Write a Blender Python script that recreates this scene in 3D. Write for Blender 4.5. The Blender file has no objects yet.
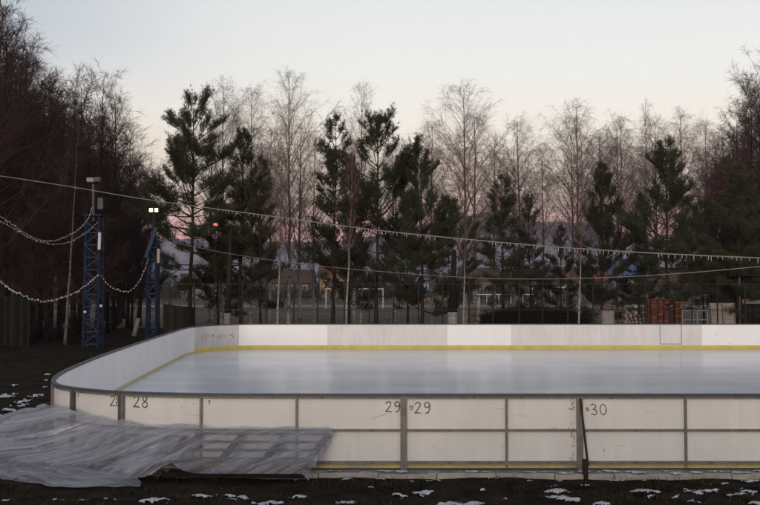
import bpy, bmesh, math, random
import numpy as np
from mathutils import Vector, Matrix, noise

random.seed(7)
SC = bpy.context.scene
COL = SC.collection
R = math.radians

# ------------------------------------------------------------------ camera model (pixels of the 760 x 505 photograph)
F, CX, CY, HZ, CAMZ = 874.0, 380.0, 252.5, 283.0, 3.07
PITCH = math.atan((HZ - CY) / F)
GZ = -0.18                      # level of the ground round the rink


def at(px, py, Y):
    """World point seen at photo pixel (px, py) at the distance Y in front of the camera."""
    u = (CY - py) / F
    vy = math.cos(PITCH) - u * math.sin(PITCH)
    vz = math.sin(PITCH) + u * math.cos(PITCH)
    vx = (px - CX) / F
    s = Y / vy
    return Vector((vx * s, Y, CAMZ + vz * s))


# ------------------------------------------------------------------ materials
def mat(name, col, rough=0.8, spec=0.3, var=0.0, scale=6.0, col2=None, detail=4.0, bump=0.0, bump_scale=30.0,
        stretch=None, metallic=0.0, island=0.0):
    m = bpy.data.materials.new(name)
    m.use_nodes = True
    nt = m.node_tree
    b = nt.nodes['Principled BSDF']
    b.inputs['Roughness'].default_value = rough
    b.inputs['Specular IOR Level'].default_value = spec
    b.inputs['Metallic'].default_value = metallic
    c2 = col2 if col2 else tuple(max(0.0, c * (1 - var)) for c in col)
    b.inputs['Base Color'].default_value = (*col, 1)
    tc = nt.nodes.new('ShaderNodeTexCoord')
    src = tc.outputs['Object']
    if stretch:
        mp = nt.nodes.new('ShaderNodeMapping')
        mp.inputs['Scale'].default_value = stretch
        nt.links.new(src, mp.inputs['Vector'])
        src = mp.outputs['Vector']
    out = None
    if var > 0 or col2:
        n = nt.nodes.new('ShaderNodeTexNoise')
        n.inputs['Scale'].default_value = scale
        n.inputs['Detail'].default_value = detail
        n.inputs['Roughness'].default_value = 0.6
        nt.links.new(src, n.inputs['Vector'])
        r = nt.nodes.new('ShaderNodeValToRGB')
        r.color_ramp.elements[0].position = 0.32
        r.color_ramp.elements[1].position = 0.68
        r.color_ramp.elements[0].color = (*c2, 1)
        r.color_ramp.elements[1].color = (*col, 1)
        nt.links.new(n.outputs['Fac'], r.inputs['Fac'])
        out = r.outputs['Color']
    if island > 0:
        g = nt.nodes.new('ShaderNodeNewGeometry')
        h = nt.nodes.new('ShaderNodeHueSaturation')
        mr = nt.nodes.new('ShaderNodeMapRange')
        mr.inputs['To Min'].default_value = 1 - island
        mr.inputs['To Max'].default_value = 1 + island
        nt.links.new(g.outputs['Random Per Island'], mr.inputs['Value'])
        nt.links.new(mr.outputs['Result'], h.inputs['Value'])
        if out:
            nt.links.new(out, h.inputs['Color'])
        else:
            h.inputs['Color'].default_value = (*col, 1)
        out = h.outputs['Color']
    if out:
        nt.links.new(out, b.inputs['Base Color'])
    if bump > 0:
        n2 = nt.nodes.new('ShaderNodeTexNoise')
        n2.inputs['Scale'].default_value = bump_scale
        n2.inputs['Detail'].default_value = 6
        nt.links.new(src, n2.inputs['Vector'])
        bp = nt.nodes.new('ShaderNodeBump')
        bp.inputs['Strength'].default_value = bump
        bp.inputs['Distance'].default_value = 0.02
        nt.links.new(n2.outputs['Fac'], bp.inputs['Height'])
        nt.links.new(bp.outputs['Normal'], b.inputs['Normal'])
    return m


def emit(name, col, s):
    m = bpy.data.materials.new(name)
    m.use_nodes = True
    b = m.node_tree.nodes['Principled BSDF']
    b.inputs['Base Color'].default_value = (*col, 1)
    b.inputs['Emission Color'].default_value = (*col, 1)
    b.inputs['Emission Strength'].default_value = s
    return m


def board_mat(name, col, dirt):
    """White plastic board: faint vertical runs and scuffs, greyer blotches."""
    m = bpy.data.materials.new(name)
    m.use_nodes = True
    nt = m.node_tree
    L = nt.links
    b = nt.nodes['Principled BSDF']
    b.inputs['Roughness'].default_value = 0.42
    b.inputs['Specular IOR Level'].default_value = 0.35
    tc = nt.nodes.new('ShaderNodeTexCoord')
    n1 = nt.nodes.new('ShaderNodeTexNoise'); n1.inputs['Scale'].default_value = 1.1; n1.inputs['Detail'].default_value = 5
    L.new(tc.outputs['Object'], n1.inputs['Vector'])
    mp = nt.nodes.new('ShaderNodeMapping'); mp.inputs['Scale'].default_value = (3.2, 3.2, 0.55)
    L.new(tc.outputs['Object'], mp.inputs['Vector'])
    n2 = nt.nodes.new('ShaderNodeTexNoise'); n2.inputs['Scale'].default_value = 1.6; n2.inputs['Detail'].default_value = 5
    L.new(mp.outputs['Vector'], n2.inputs['Vector'])
    mp3 = nt.nodes.new('ShaderNodeMapping'); mp3.inputs['Scale'].default_value = (1.4, 1.4, 14)
    mp3.inputs['Rotation'].default_value = (0.0, 0.35, 0.0)
    L.new(tc.outputs['Object'], mp3.inputs['Vector'])
    n3 = nt.nodes.new('ShaderNodeTexNoise'); n3.inputs['Scale'].default_value = 2.2; n3.inputs['Detail'].default_value = 6
    L.new(mp3.outputs['Vector'], n3.inputs['Vector'])
    r3 = nt.nodes.new('ShaderNodeMapRange'); r3.inputs['From Min'].default_value = 0.62; r3.inputs['From Max'].default_value = 0.74
    r3.inputs['To Max'].default_value = 0.5
    L.new(n3.outputs['Fac'], r3.inputs['Value'])
    a = nt.nodes.new('ShaderNodeMath'); a.operation = 'MULTIPLY'
    L.new(n1.outputs['Fac'], a.inputs[0]); L.new(n2.outputs['Fac'], a.inputs[1])
    r = nt.nodes.new('ShaderNodeMapRange'); r.inputs['From Min'].default_value = 0.12; r.inputs['From Max'].default_value = 0.42
    L.new(a.outputs[0], r.inputs['Value'])
    mx = nt.nodes.new('ShaderNodeMix'); mx.data_type = 'RGBA'
    mx.inputs['A'].default_value = (*[c * (1 - 0.15 * dirt) for c in col], 1)
    mx.inputs['B'].default_value = (*col, 1)
    L.new(r.outputs['Result'], mx.inputs['Factor'])
    mx2 = nt.nodes.new('ShaderNodeMix'); mx2.data_type = 'RGBA'
    mx2.inputs['B'].default_value = (*[c * 0.62 for c in col], 1)
    L.new(mx.outputs['Result'], mx2.inputs['A'])
    sc = nt.nodes.new('ShaderNodeMath'); sc.operation = 'MULTIPLY'; sc.inputs[1].default_value = dirt
    L.new(r3.outputs['Result'], sc.inputs[0])
    L.new(sc.outputs[0], mx2.inputs['Factor'])
    L.new(mx2.outputs['Result'], b.inputs['Base Color'])
    bp = nt.nodes.new('ShaderNodeBump'); bp.inputs['Strength'].default_value = 0.06; bp.inputs['Distance'].default_value = 0.05
    L.new(n1.outputs['Fac'], bp.inputs['Height']); L.new(bp.outputs['Normal'], b.inputs['Normal'])
    return m


M = {}
M['soil'] = mat('dark_soil', (0.026, 0.019, 0.0135), 0.97, 0.02, scale=2.2, col2=(0.006, 0.0055, 0.0045), bump=1.0, bump_scale=14)
M['field'] = mat('field_turf', (0.075, 0.06, 0.045), 0.95, 0.1, scale=0.15, col2=(0.045, 0.042, 0.03))
M['path'] = mat('pale_track', (0.16, 0.15, 0.14), 0.9, 0.1, var=0.3, scale=0.5)
M['grass'] = mat('dry_grass', (0.050, 0.040, 0.023), 0.95, 0.02, var=0.5, scale=3, island=0.5)
M['snow'] = mat('old_snow', (0.46, 0.48, 0.52), 0.75, 0.2, var=0.45, scale=9, bump=0.6, bump_scale=40)
M['kerb'] = mat('kerb_concrete', (0.42, 0.38, 0.34), 0.85, 0.2, scale=4, col2=(0.26, 0.235, 0.215), bump=0.5, bump_scale=50)
M['slab'] = mat('slab_concrete', (0.20, 0.205, 0.225), 0.8, 0.2, scale=2.5, col2=(0.11, 0.11, 0.12), bump=0.4)
M['board'] = board_mat('board_white', (0.69, 0.67, 0.65), 0.8)
M['board_new'] = board_mat('board_new_white', (0.84, 0.83, 0.82), 0.3)
M['board_grey'] = board_mat('board_greyed', (0.70, 0.675, 0.655), 1.0)
M['board_dirty'] = board_mat('board_dirty', (0.56, 0.545, 0.53), 1.5)
M['board_side'] = board_mat('board_skylight_tint', (0.70, 0.72, 0.75), 0.8)  # white boards; the blue of the skylight is put into their colour
M['cap'] = mat('cap_rail', (0.055, 0.065, 0.085), 0.5, 0.4, var=0.3, scale=5)
M['yellow'] = mat('kick_yellow', (0.62, 0.50, 0.12), 0.5, 0.3, scale=2.5, col2=(0.48, 0.38, 0.11))
M['yellow_faded'] = mat('faded_yellow', (0.52, 0.48, 0.24), 0.6, 0.2, scale=2.5, col2=(0.42, 0.41, 0.30))
M['yellow_patchy'] = mat('patchy_yellow', (0.56, 0.43, 0.10), 0.6, 0.2, scale=1.6, col2=(0.27, 0.245, 0.19), detail=6)
M['steel'] = mat('galvanised', (0.20, 0.19, 0.17), 0.55, 0.4, scale=8, col2=(0.13, 0.12, 0.105), metallic=0.3)
M['steel_dark'] = mat('dark_steel', (0.085, 0.085, 0.085), 0.55, 0.4, var=0.4, scale=8)
M['paint_black'] = mat('marker_black', (0.045, 0.042, 0.045), 0.6, 0.2, scale=60, col2=(0.16, 0.15, 0.15))
M['rust'] = mat('rust', (0.24, 0.17, 0.13), 0.9, 0.1, scale=14, col2=(0.44, 0.38, 0.33))
M['scuff'] = mat('scuff', (0.50, 0.44, 0.39), 0.7, 0.2, var=0.2, scale=30)
M['scuff_dark'] = mat('scuff_dark', (0.46, 0.44, 0.43), 0.7, 0.2, var=0.3, scale=30)
M['pole_brown'] = mat('brown_pole', (0.035, 0.022, 0.018), 0.7, 0.2, var=0.4, scale=10)
M['wood'] = mat('weathered_wood', (0.15, 0.115, 0.09), 0.9, 0.1, scale=3, col2=(0.07, 0.055, 0.045), stretch=(2, 12, 12))
M['wood_dark'] = mat('dark_planks', (0.022, 0.018, 0.016), 0.9, 0.1, var=0.5, scale=3, island=0.35)
M['fence_grey'] = mat('grey_planks', (0.017, 0.017, 0.016), 0.9, 0.05, var=0.4, scale=2, island=0.4)
M['blue'] = mat('blue_paint', (0.007, 0.018, 0.052), 0.55, 0.3, var=0.4, scale=5)
M['blue_bright'] = mat('bright_blue', (0.02, 0.07, 0.22), 0.5, 0.4, var=0.2, scale=3)
M['grey_metal'] = mat('grey_metal', (0.22, 0.22, 0.22), 0.5, 0.5, var=0.2, scale=6)
M['white_tube'] = mat('white_tube', (0.62, 0.60, 0.58), 0.5, 0.3, var=0.1, scale=8)
M['pink_tube'] = mat('pinkish_tube', (0.42, 0.32, 0.27), 0.5, 0.3, var=0.1, scale=8)
M['wire'] = mat('pale_wire', (0.24, 0.22, 0.215), 0.6, 0.3, var=0.2, scale=3)
M['bulb'] = mat('frosted_bulb', (0.55, 0.52, 0.52), 0.4, 0.5)
M['black_iron'] = mat('black_iron', (0.014, 0.013, 0.013), 0.6, 0.3, var=0.3, scale=4)
M['white_paint'] = mat('white_paint', (0.70, 0.69, 0.68), 0.5, 0.3, var=0.1, scale=3)
M['needle'] = mat('pine_needles', (0.047, 0.050, 0.026), 0.7, 0.2, var=0.35, scale=0.9, island=0.45)
M['pine_bark'] = mat('pine_bark', (0.050, 0.034, 0.026), 0.95, 0.1, scale=2.5, col2=(0.026, 0.019, 0.016), bump=0.8)
M['birch_bark'] = mat('birch_bark', (0.55, 0.52, 0.50), 0.85, 0.2, scale=2.2, col2=(0.10, 0.088, 0.082), stretch=(1.0, 1.0, 3.0))
M['birch_twig'] = mat('birch_twig', (0.15, 0.10, 0.092), 0.9, 0.1, island=0.3)
M['dark_bark'] = mat('dark_bark', (0.028, 0.019, 0.017), 0.95, 0.1, scale=3, col2=(0.012, 0.010, 0.010))
M['dark_twig'] = mat('dark_twig', (0.062, 0.036, 0.036), 0.9, 0.1, island=0.3)
M['purple_twig'] = mat('purple_twig', (0.085, 0.048, 0.048), 0.9, 0.1, island=0.3)
M['brush'] = mat('brush_sticks', (0.020, 0.015, 0.013), 0.95, 0.1, island=0.5)
M['lime'] = mat('limewash', (0.34, 0.31, 0.29), 0.9, 0.1, scale=7, col2=(0.18, 0.165, 0.15))
M['brick'] = mat('red_bricks', (0.17, 0.068, 0.047), 0.9, 0.1, var=0.4, scale=8, island=0.35)
M['log_end'] = mat('log_ends', (0.22, 0.19, 0.165), 0.9, 0.1, island=0.6)
M['panel_beige'] = mat('beige_panel', (0.30, 0.26, 0.235), 0.8, 0.2, scale=3, col2=(0.20, 0.175, 0.16))
M['house_wall'] = mat('house_wall', (0.26, 0.235, 0.21), 0.9, 0.1, var=0.2, scale=0.8)
M['house_tan'] = mat('house_tan', (0.33, 0.22, 0.12), 0.9, 0.1, var=0.2, scale=0.8)
M['house_grey'] = mat('house_grey', (0.13, 0.13, 0.14), 0.9, 0.1, var=0.2, scale=0.8)
M['roof_red'] = mat('roof_red', (0.13, 0.055, 0.042), 0.9, 0.1, var=0.3, scale=1.5)
M['roof_brown'] = mat('roof_brown', (0.07, 0.045, 0.038), 0.9, 0.1, var=0.3, scale=1.5)
M['roof_blue'] = mat('roof_blue', (0.028, 0.062, 0.145), 0.5, 0.4, var=0.15, scale=1.5)
M['roof_pale'] = mat('roof_pale_blue', (0.20, 0.27, 0.38), 0.5, 0.4, var=0.15, scale=1.5)
M['glass_dark'] = mat('window_glass', (0.03, 0.035, 0.045), 0.15, 0.6)
M['orange'] = mat('orange_metal', (0.32, 0.12, 0.04), 0.6, 0.3, var=0.2)
M['hill'] = mat('hazed_wooded_hill', (0.14, 0.135, 0.17), 0.95, 0.0, scale=0.006, col2=(0.19, 0.18, 0.22))  # woods paled in place of thicker haze: part of the haze is painted
M['scrub'] = mat('bare_scrub', (0.045, 0.038, 0.036), 0.95, 0.0, island=0.4)
M['lamp_warm'] = emit('lamp_lit', (1.0, 0.72, 0.40), 5.0)
M['lamp_red'] = emit('lamp_red', (1.0, 0.13, 0.09), 1.1)


def birch_top(m):
    nt = m.node_tree; L = nt.links; b = nt.nodes['Principled BSDF']
    src = b.inputs['Base Color'].links[0].from_socket
    tc = nt.nodes.new('ShaderNodeTexCoord'); sp = nt.nodes.new('ShaderNodeSeparateXYZ'); L.new(tc.outputs['Object'], sp.inputs['Vector'])
    mr = nt.nodes.new('ShaderNodeMapRange'); mr.inputs['From Min'].default_value = 2.6; mr.inputs['From Max'].default_value = 6.5
    L.new(sp.outputs['Z'], mr.inputs['Value'])
    mx = nt.nodes.new('ShaderNodeMix'); mx.data_type = 'RGBA'; mx.inputs['B'].default_value = (0.12, 0.085, 0.078, 1)
    L.new(mr.outputs['Result'], mx.inputs['Factor']); L.new(src, mx.inputs['A']); L.new(mx.outputs['Result'], b.inputs['Base Color'])


birch_top(M['birch_bark'])


def tree_var(m, val, hue):
    """Each tree gets its own slight tint."""
    nt = m.node_tree; L = nt.links; b = nt.nodes['Principled BSDF']
    src = b.inputs['Base Color'].links[0].from_socket
    oi = nt.nodes.new('ShaderNodeObjectInfo'); h = nt.nodes.new('ShaderNodeHueSaturation')
    a = nt.nodes.new('ShaderNodeMapRange'); a.inputs['To Min'].default_value = 1 - val; a.inputs['To Max'].default_value = 1 + val
    c = nt.nodes.new('ShaderNodeMapRange'); c.inputs['To Min'].default_value = .5 - hue; c.inputs['To Max'].default_value = .5 + hue
    f = nt.nodes.new('ShaderNodeMath'); f.operation = 'FRACT'; k = nt.nodes.new('ShaderNodeMath'); k.operation = 'MULTIPLY'; k.inputs[1].default_value = 7.31
    L.new(oi.outputs['Random'], a.inputs['Value']); L.new(oi.outputs['Random'], k.inputs[0]); L.new(k.outputs[0], f.inputs[0]); L.new(f.outputs[0], c.inputs['Value'])
    L.new(src, h.inputs['Color']); L.new(a.outputs['Result'], h.inputs['Value']); L.new(c.outputs['Result'], h.inputs['Hue'])
    L.new(h.outputs['Color'], b.inputs['Base Color'])


tree_var(M['needle'], .28, .035)
for n_ in ('birch_twig', 'dark_twig', 'purple_twig'):
    tree_var(M[n_], .30, .02)


def ice_mat():
    m = bpy.data.materials.new('rink_ice')
    m.use_nodes = True
    nt = m.node_tree; L = nt.links
    b = nt.nodes['Principled BSDF']
    tc = nt.nodes.new('ShaderNodeTexCoord')
    mp = nt.nodes.new('ShaderNodeMapping'); mp.inputs['Scale'].default_value = (0.10, 0.55, 1)
    L.new(tc.outputs['Object'], mp.inputs['Vector'])
    n = nt.nodes.new('ShaderNodeTexNoise'); n.inputs['Scale'].default_value = 1.0; n.inputs['Detail'].default_value = 7; n.inputs['Roughness'].default_value = 0.62
    L.new(mp.outputs['Vector'], n.inputs['Vector'])
    r = nt.nodes.new('ShaderNodeValToRGB')
    e = r.color_ramp.elements
    e[0].position = 0.36; e[0].color = (0.44, 0.49, 0.585, 1)
    e[1].position = 0.62; e[1].color = (0.58, 0.59, 0.62, 1)
    L.new(n.outputs['Fac'], r.inputs['Fac'])
    last = r.outputs['Color']
    for ang, sy in ((0.12, 5.0), (-0.3, 6.0), (0.75, 7.0)):
        mq = nt.nodes.new('ShaderNodeMapping'); mq.inputs['Rotation'].default_value = (0, 0, ang); mq.inputs['Scale'].default_value = (0.22, sy, 1)
        L.new(tc.outputs['Object'], mq.inputs['Vector'])
        q = nt.nodes.new('ShaderNodeTexNoise'); q.inputs['Scale'].default_value = 1.0; q.inputs['Detail'].default_value = 6; q.inputs['Roughness'].default_value = 0.7
        L.new(mq.outputs['Vector'], q.inputs['Vector'])
        qr = nt.nodes.new('ShaderNodeMapRange'); qr.inputs['From Min'].default_value = 0.60; qr.inputs['From Max'].default_value = 0.72; qr.inputs['To Max'].default_value = 0.55
        L.new(q.outputs['Fac'], qr.inputs['Value'])
        qm = nt.nodes.new('ShaderNodeMix'); qm.data_type = 'RGBA'; qm.inputs['B'].default_value = (0.74, 0.76, 0.80, 1)
        L.new(qr.outputs['Result'], qm.inputs['Factor']); L.new(last, qm.inputs['A']); last = qm.outputs['Result']
    L.new(last, b.inputs['Base Color'])
    n2 = nt.nodes.new('ShaderNodeTexNoise'); n2.inputs['Scale'].default_value = 0.5; n2.inputs['Detail'].default_value = 5
    L.new(tc.outputs['Object'], n2.inputs['Vector'])
    mr = nt.nodes.new('ShaderNodeMapRange'); mr.inputs['To Min'].default_value = 0.11; mr.inputs['To Max'].default_value = 0.26
    L.new(n2.outputs['Fac'], mr.inputs['Value']); L.new(mr.outputs['Result'], b.inputs['Roughness'])
    b.inputs['IOR'].default_value = 1.31
    n3 = nt.nodes.new('ShaderNodeTexNoise'); n3.inputs['Scale'].default_value = 2.0; n3.inputs['Detail'].default_value = 4
    L.new(tc.outputs['Object'], n3.inputs['Vector'])
    bp = nt.nodes.new('ShaderNodeBump'); bp.inputs['Strength'].default_value = 0.05; bp.inputs['Distance'].default_value = 0.02
    L.new(n3.outputs['Fac'], bp.inputs['Height']); L.new(bp.outputs['Normal'], b.inputs['Normal'])
    return m


def net_mat():
    """Semi-transparent plastic sheeting: milky folds and thinner places."""
    m = bpy.data.materials.new('plastic_sheet')
    m.use_nodes = True
    nt = m.node_tree; L = nt.links
    b = nt.nodes['Principled BSDF']
    b.inputs['Base Color'].default_value = (0.245, 0.255, 0.305, 1)
    b.inputs['Roughness'].default_value = 0.24
    b.inputs['Specular IOR Level'].default_value = 0.5
    at_ = nt.nodes.new('ShaderNodeAttribute'); at_.attribute_name = 'thin'
    fl = nt.nodes.new('ShaderNodeAttribute'); fl.attribute_name = 'flow'
    n = nt.nodes.new('ShaderNodeTexNoise'); n.inputs['Scale'].default_value = 1.7; n.inputs['Detail'].default_value = 5
    n.inputs['Roughness'].default_value = 0.55
    L.new(fl.outputs['Vector'], n.inputs['Vector'])
    mr = nt.nodes.new('ShaderNodeMapRange'); mr.inputs['From Min'].default_value = 0.3; mr.inputs['From Max'].default_value = 0.7
    mr.inputs['To Min'].default_value = 0.40; mr.inputs['To Max'].default_value = 1.0
    L.new(n.outputs['Fac'], mr.inputs['Value'])
    su = nt.nodes.new('ShaderNodeMath'); su.operation = 'SUBTRACT'; su.use_clamp = True
    L.new(mr.outputs['Result'], su.inputs[0]); L.new(at_.outputs['Fac'], su.inputs[1])
    L.new(su.outputs[0], b.inputs['Alpha'])
    vo = nt.nodes.new('ShaderNodeTexVoronoi'); vo.feature = 'DISTANCE_TO_EDGE'; vo.inputs['Scale'].default_value = 2.6
    L.new(n.outputs['Color'], vo.inputs['Vector'])
    wv = nt.nodes.new('ShaderNodeVectorMath'); wv.operation = 'MULTIPLY_ADD'; wv.inputs[1].default_value = (.5, .5, .5)
    L.new(n.outputs['Color'], wv.inputs[0]); L.new(fl.outputs['Vector'], wv.inputs[2]); L.new(wv.outputs[0], vo.inputs['Vector'])
    vr = nt.nodes.new('ShaderNodeMapRange'); vr.inputs['From Max'].default_value = 0.12
    L.new(vo.outputs['Distance'], vr.inputs['Value'])
    hs = nt.nodes.new('ShaderNodeMath'); hs.operation = 'MULTIPLY_ADD'; hs.inputs[1].default_value = 0.22
    L.new(vr.outputs['Result'], hs.inputs[0]); L.new(n.outputs['Fac'], hs.inputs[2])
    bp = nt.nodes.new('ShaderNodeBump'); bp.inputs['Strength'].default_value = 0.8; bp.inputs['Distance'].default_value = 0.07
    L.new(hs.outputs[0], bp.inputs['Height']); L.new(bp.outputs['Normal'], b.inputs['Normal'])
    return m


M['ice'] = ice_mat()
M['sheet'] = net_mat()


# ------------------------------------------------------------------ mesh helpers
class MB:
    """Collects boxes, tubes and quads; build() links them as ONE mesh object."""
    def __init__(self):
        self.v, self.f = [], []

    def quad(self, a, b, c, d):
        n = len(self.v); self.v += [tuple(a), tuple(b), tuple(c), tuple(d)]; self.f.append((n, n + 1, n + 2, n + 3))

    def box(self, c, s, rz=0.0, bev=0.0):
        hx, hy, hz = s[0] / 2, s[1] / 2, s[2] / 2
        ca, sa = math.cos(rz), math.sin(rz)
        n = len(self.v)
        if bev <= 0:
            for z in (-hz, hz):
                for x, y in ((-hx, -hy), (hx, -hy), (hx, hy), (-hx, hy)):
                    self.v.append((c[0] + x * ca - y * sa, c[1] + x * sa + y * ca, c[2] + z))
            self.f += [(n, n + 3, n + 2, n + 1), (n + 4, n + 5, n + 6, n + 7)]
            self.f += [(n + i, n + (i + 1) % 4, n + 4 + (i + 1) % 4, n + 4 + i) for i in range(4)]
        else:
            rings = [(-hz, bev), (-hz + bev, 0), (hz - bev, 0), (hz, bev)]
            for z, i in rings:
                for x, y in ((-hx + i, -hy + i), (hx - i, -hy + i), (hx - i, hy - i), (-hx + i, hy - i)):
                    self.v.append((c[0] + x * ca - y * sa, c[1] + x * sa + y * ca, c[2] + z))
            self.f.append((n, n + 3, n + 2, n + 1)); self.f.append((n + 12, n + 13, n + 14, n + 15))
            for k in range(3):
                o = n + 4 * k
                self.f += [(o + i, o + (i + 1) % 4, o + 4 + (i + 1) % 4, o + 4 + i) for i in range(4)]

    def beam(self, p, q, w, h, up=Vector((0, 0, 1))):
        """A rectangular bar from p to q, w wide and h high."""
        p, q = Vector(p), Vector(q)
        d = (q - p).normalized()
        s = d.cross(up)
        if s.length < 1e-4:
            s = d.cross(Vector((0, 1, 0)))
        s.normalize(); t = s.cross(d)
        n = len(self.v)
        for e in (p, q):
            for a, b in ((-1, -1), (1, -1), (1, 1), (-1, 1)):
                self.v.append(tuple(e + s * (a * w / 2) + t * (b * h / 2)))
        self.f += [(n, n + 1, n + 2, n + 3), (n + 7, n + 6, n + 5, n + 4)]
        self.f += [(n + i, n + 4 + i, n + 4 + (i + 1) % 4, n + (i + 1) % 4) for i in range(4)]

    def tube(self, pts, rad, n=6, cap=True):
        pts = [Vector(p) for p in pts]
        if not hasattr(rad, '__len__'):
            rad = [rad] * len(pts)
        base = len(self.v)
        ref = Vector((0, 0, 1))
        for i, p in enumerate(pts):
            d = (pts[min(i + 1, len(pts) - 1)] - pts[max(i - 1, 0)]).normalized()
            s = d.cross(ref)
            if s.length < 0.05:
                s = d.cross(Vector((0, 1, 0)))
            s.normalize(); t = s.cross(d)
            for k in range(n):
                a = 2 * math.pi * k / n
                self.v.append(tuple(p + (s * math.cos(a) + t * math.sin(a)) * rad[i]))
        for i in range(len(pts) - 1):
            for k in range(n):
                a = base + i * n + k; b = base + i * n + (k + 1) % n
                self.f.append((a, b, b + n, a + n))
        if cap:
            self.f.append(tuple(base + k for k in reversed(range(n))))
            self.f.append(tuple(base + (len(pts) - 1) * n + k for k in range(n)))

    def ball(self, c, r, n=6, m=4, sq=1.0):
        base = len(self.v)
        self.v.append((c[0], c[1], c[2] - r * sq))
        for j in range(1, m):
            ph = -math.pi / 2 + math.pi * j / m
            for k in range(n):
                a = 2 * math.pi * k / n
                self.v.append((c[0] + r * math.cos(ph) * math.cos(a), c[1] + r * math.cos(ph) * math.sin(a), c[2] + r * math.sin(ph) * sq))
        self.v.append((c[0], c[1], c[2] + r * sq))
        top = len(self.v) - 1
        for k in range(n):
            self.f.append((base, base + 1 + (k + 1) % n, base + 1 + k))
            self.f.append((top, top - n + k, top - n + (k + 1) % n))
        for j in range(m - 2):
            for k in range(n):
                a = base + 1 + j * n + k; b = base + 1 + j * n + (k + 1) % n
                self.f.append((a, b, b + n, a + n))

    def build(self, name, m, parent=None, loc=None, smooth=False):
        me = bpy.data.meshes.new(name)
        off = Vector(loc) if loc is not None else Vector((0, 0, 0))
        me.from_pydata([tuple(Vector(v) - off) for v in self.v] if loc is not None else self.v, [], self.f)
        return link(name, me, m, parent, loc, smooth)


def link(name, me, m, parent=None, loc=None, smooth=False):
    me.materials.append(M[m] if isinstance(m, str) else m)
    if smooth:
        me.polygons.foreach_set('use_smooth', [True] * len(me.polygons))
    me.update()
    o = bpy.data.objects.new(name, me)
    COL.objects.link(o)
    if loc is not None:
        o.location = loc
    if parent is not None:
        o.parent = parent
    return o


def tag(o, label=None, cat=None, group=None, kind=None):
    if label: o['label'] = label
    if cat: o['category'] = cat
    if group: o['group'] = group
    if kind: o['kind'] = kind
    return o


def thing(name, label, cat, loc=(0, 0, 0), rz=0.0, group=None):
    o = bpy.data.objects.new(name, None)
    o.empty_display_size = 0.2
    COL.objects.link(o)
    o.location = loc; o.rotation_euler = (0, 0, rz)
    return tag(o, label, cat, group)


def copy_tree(o, parent=None):
    c = o.copy(); COL.objects.link(c); c.parent = parent
    for ch in o.children:
        copy_tree(ch, c)
    return c


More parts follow.
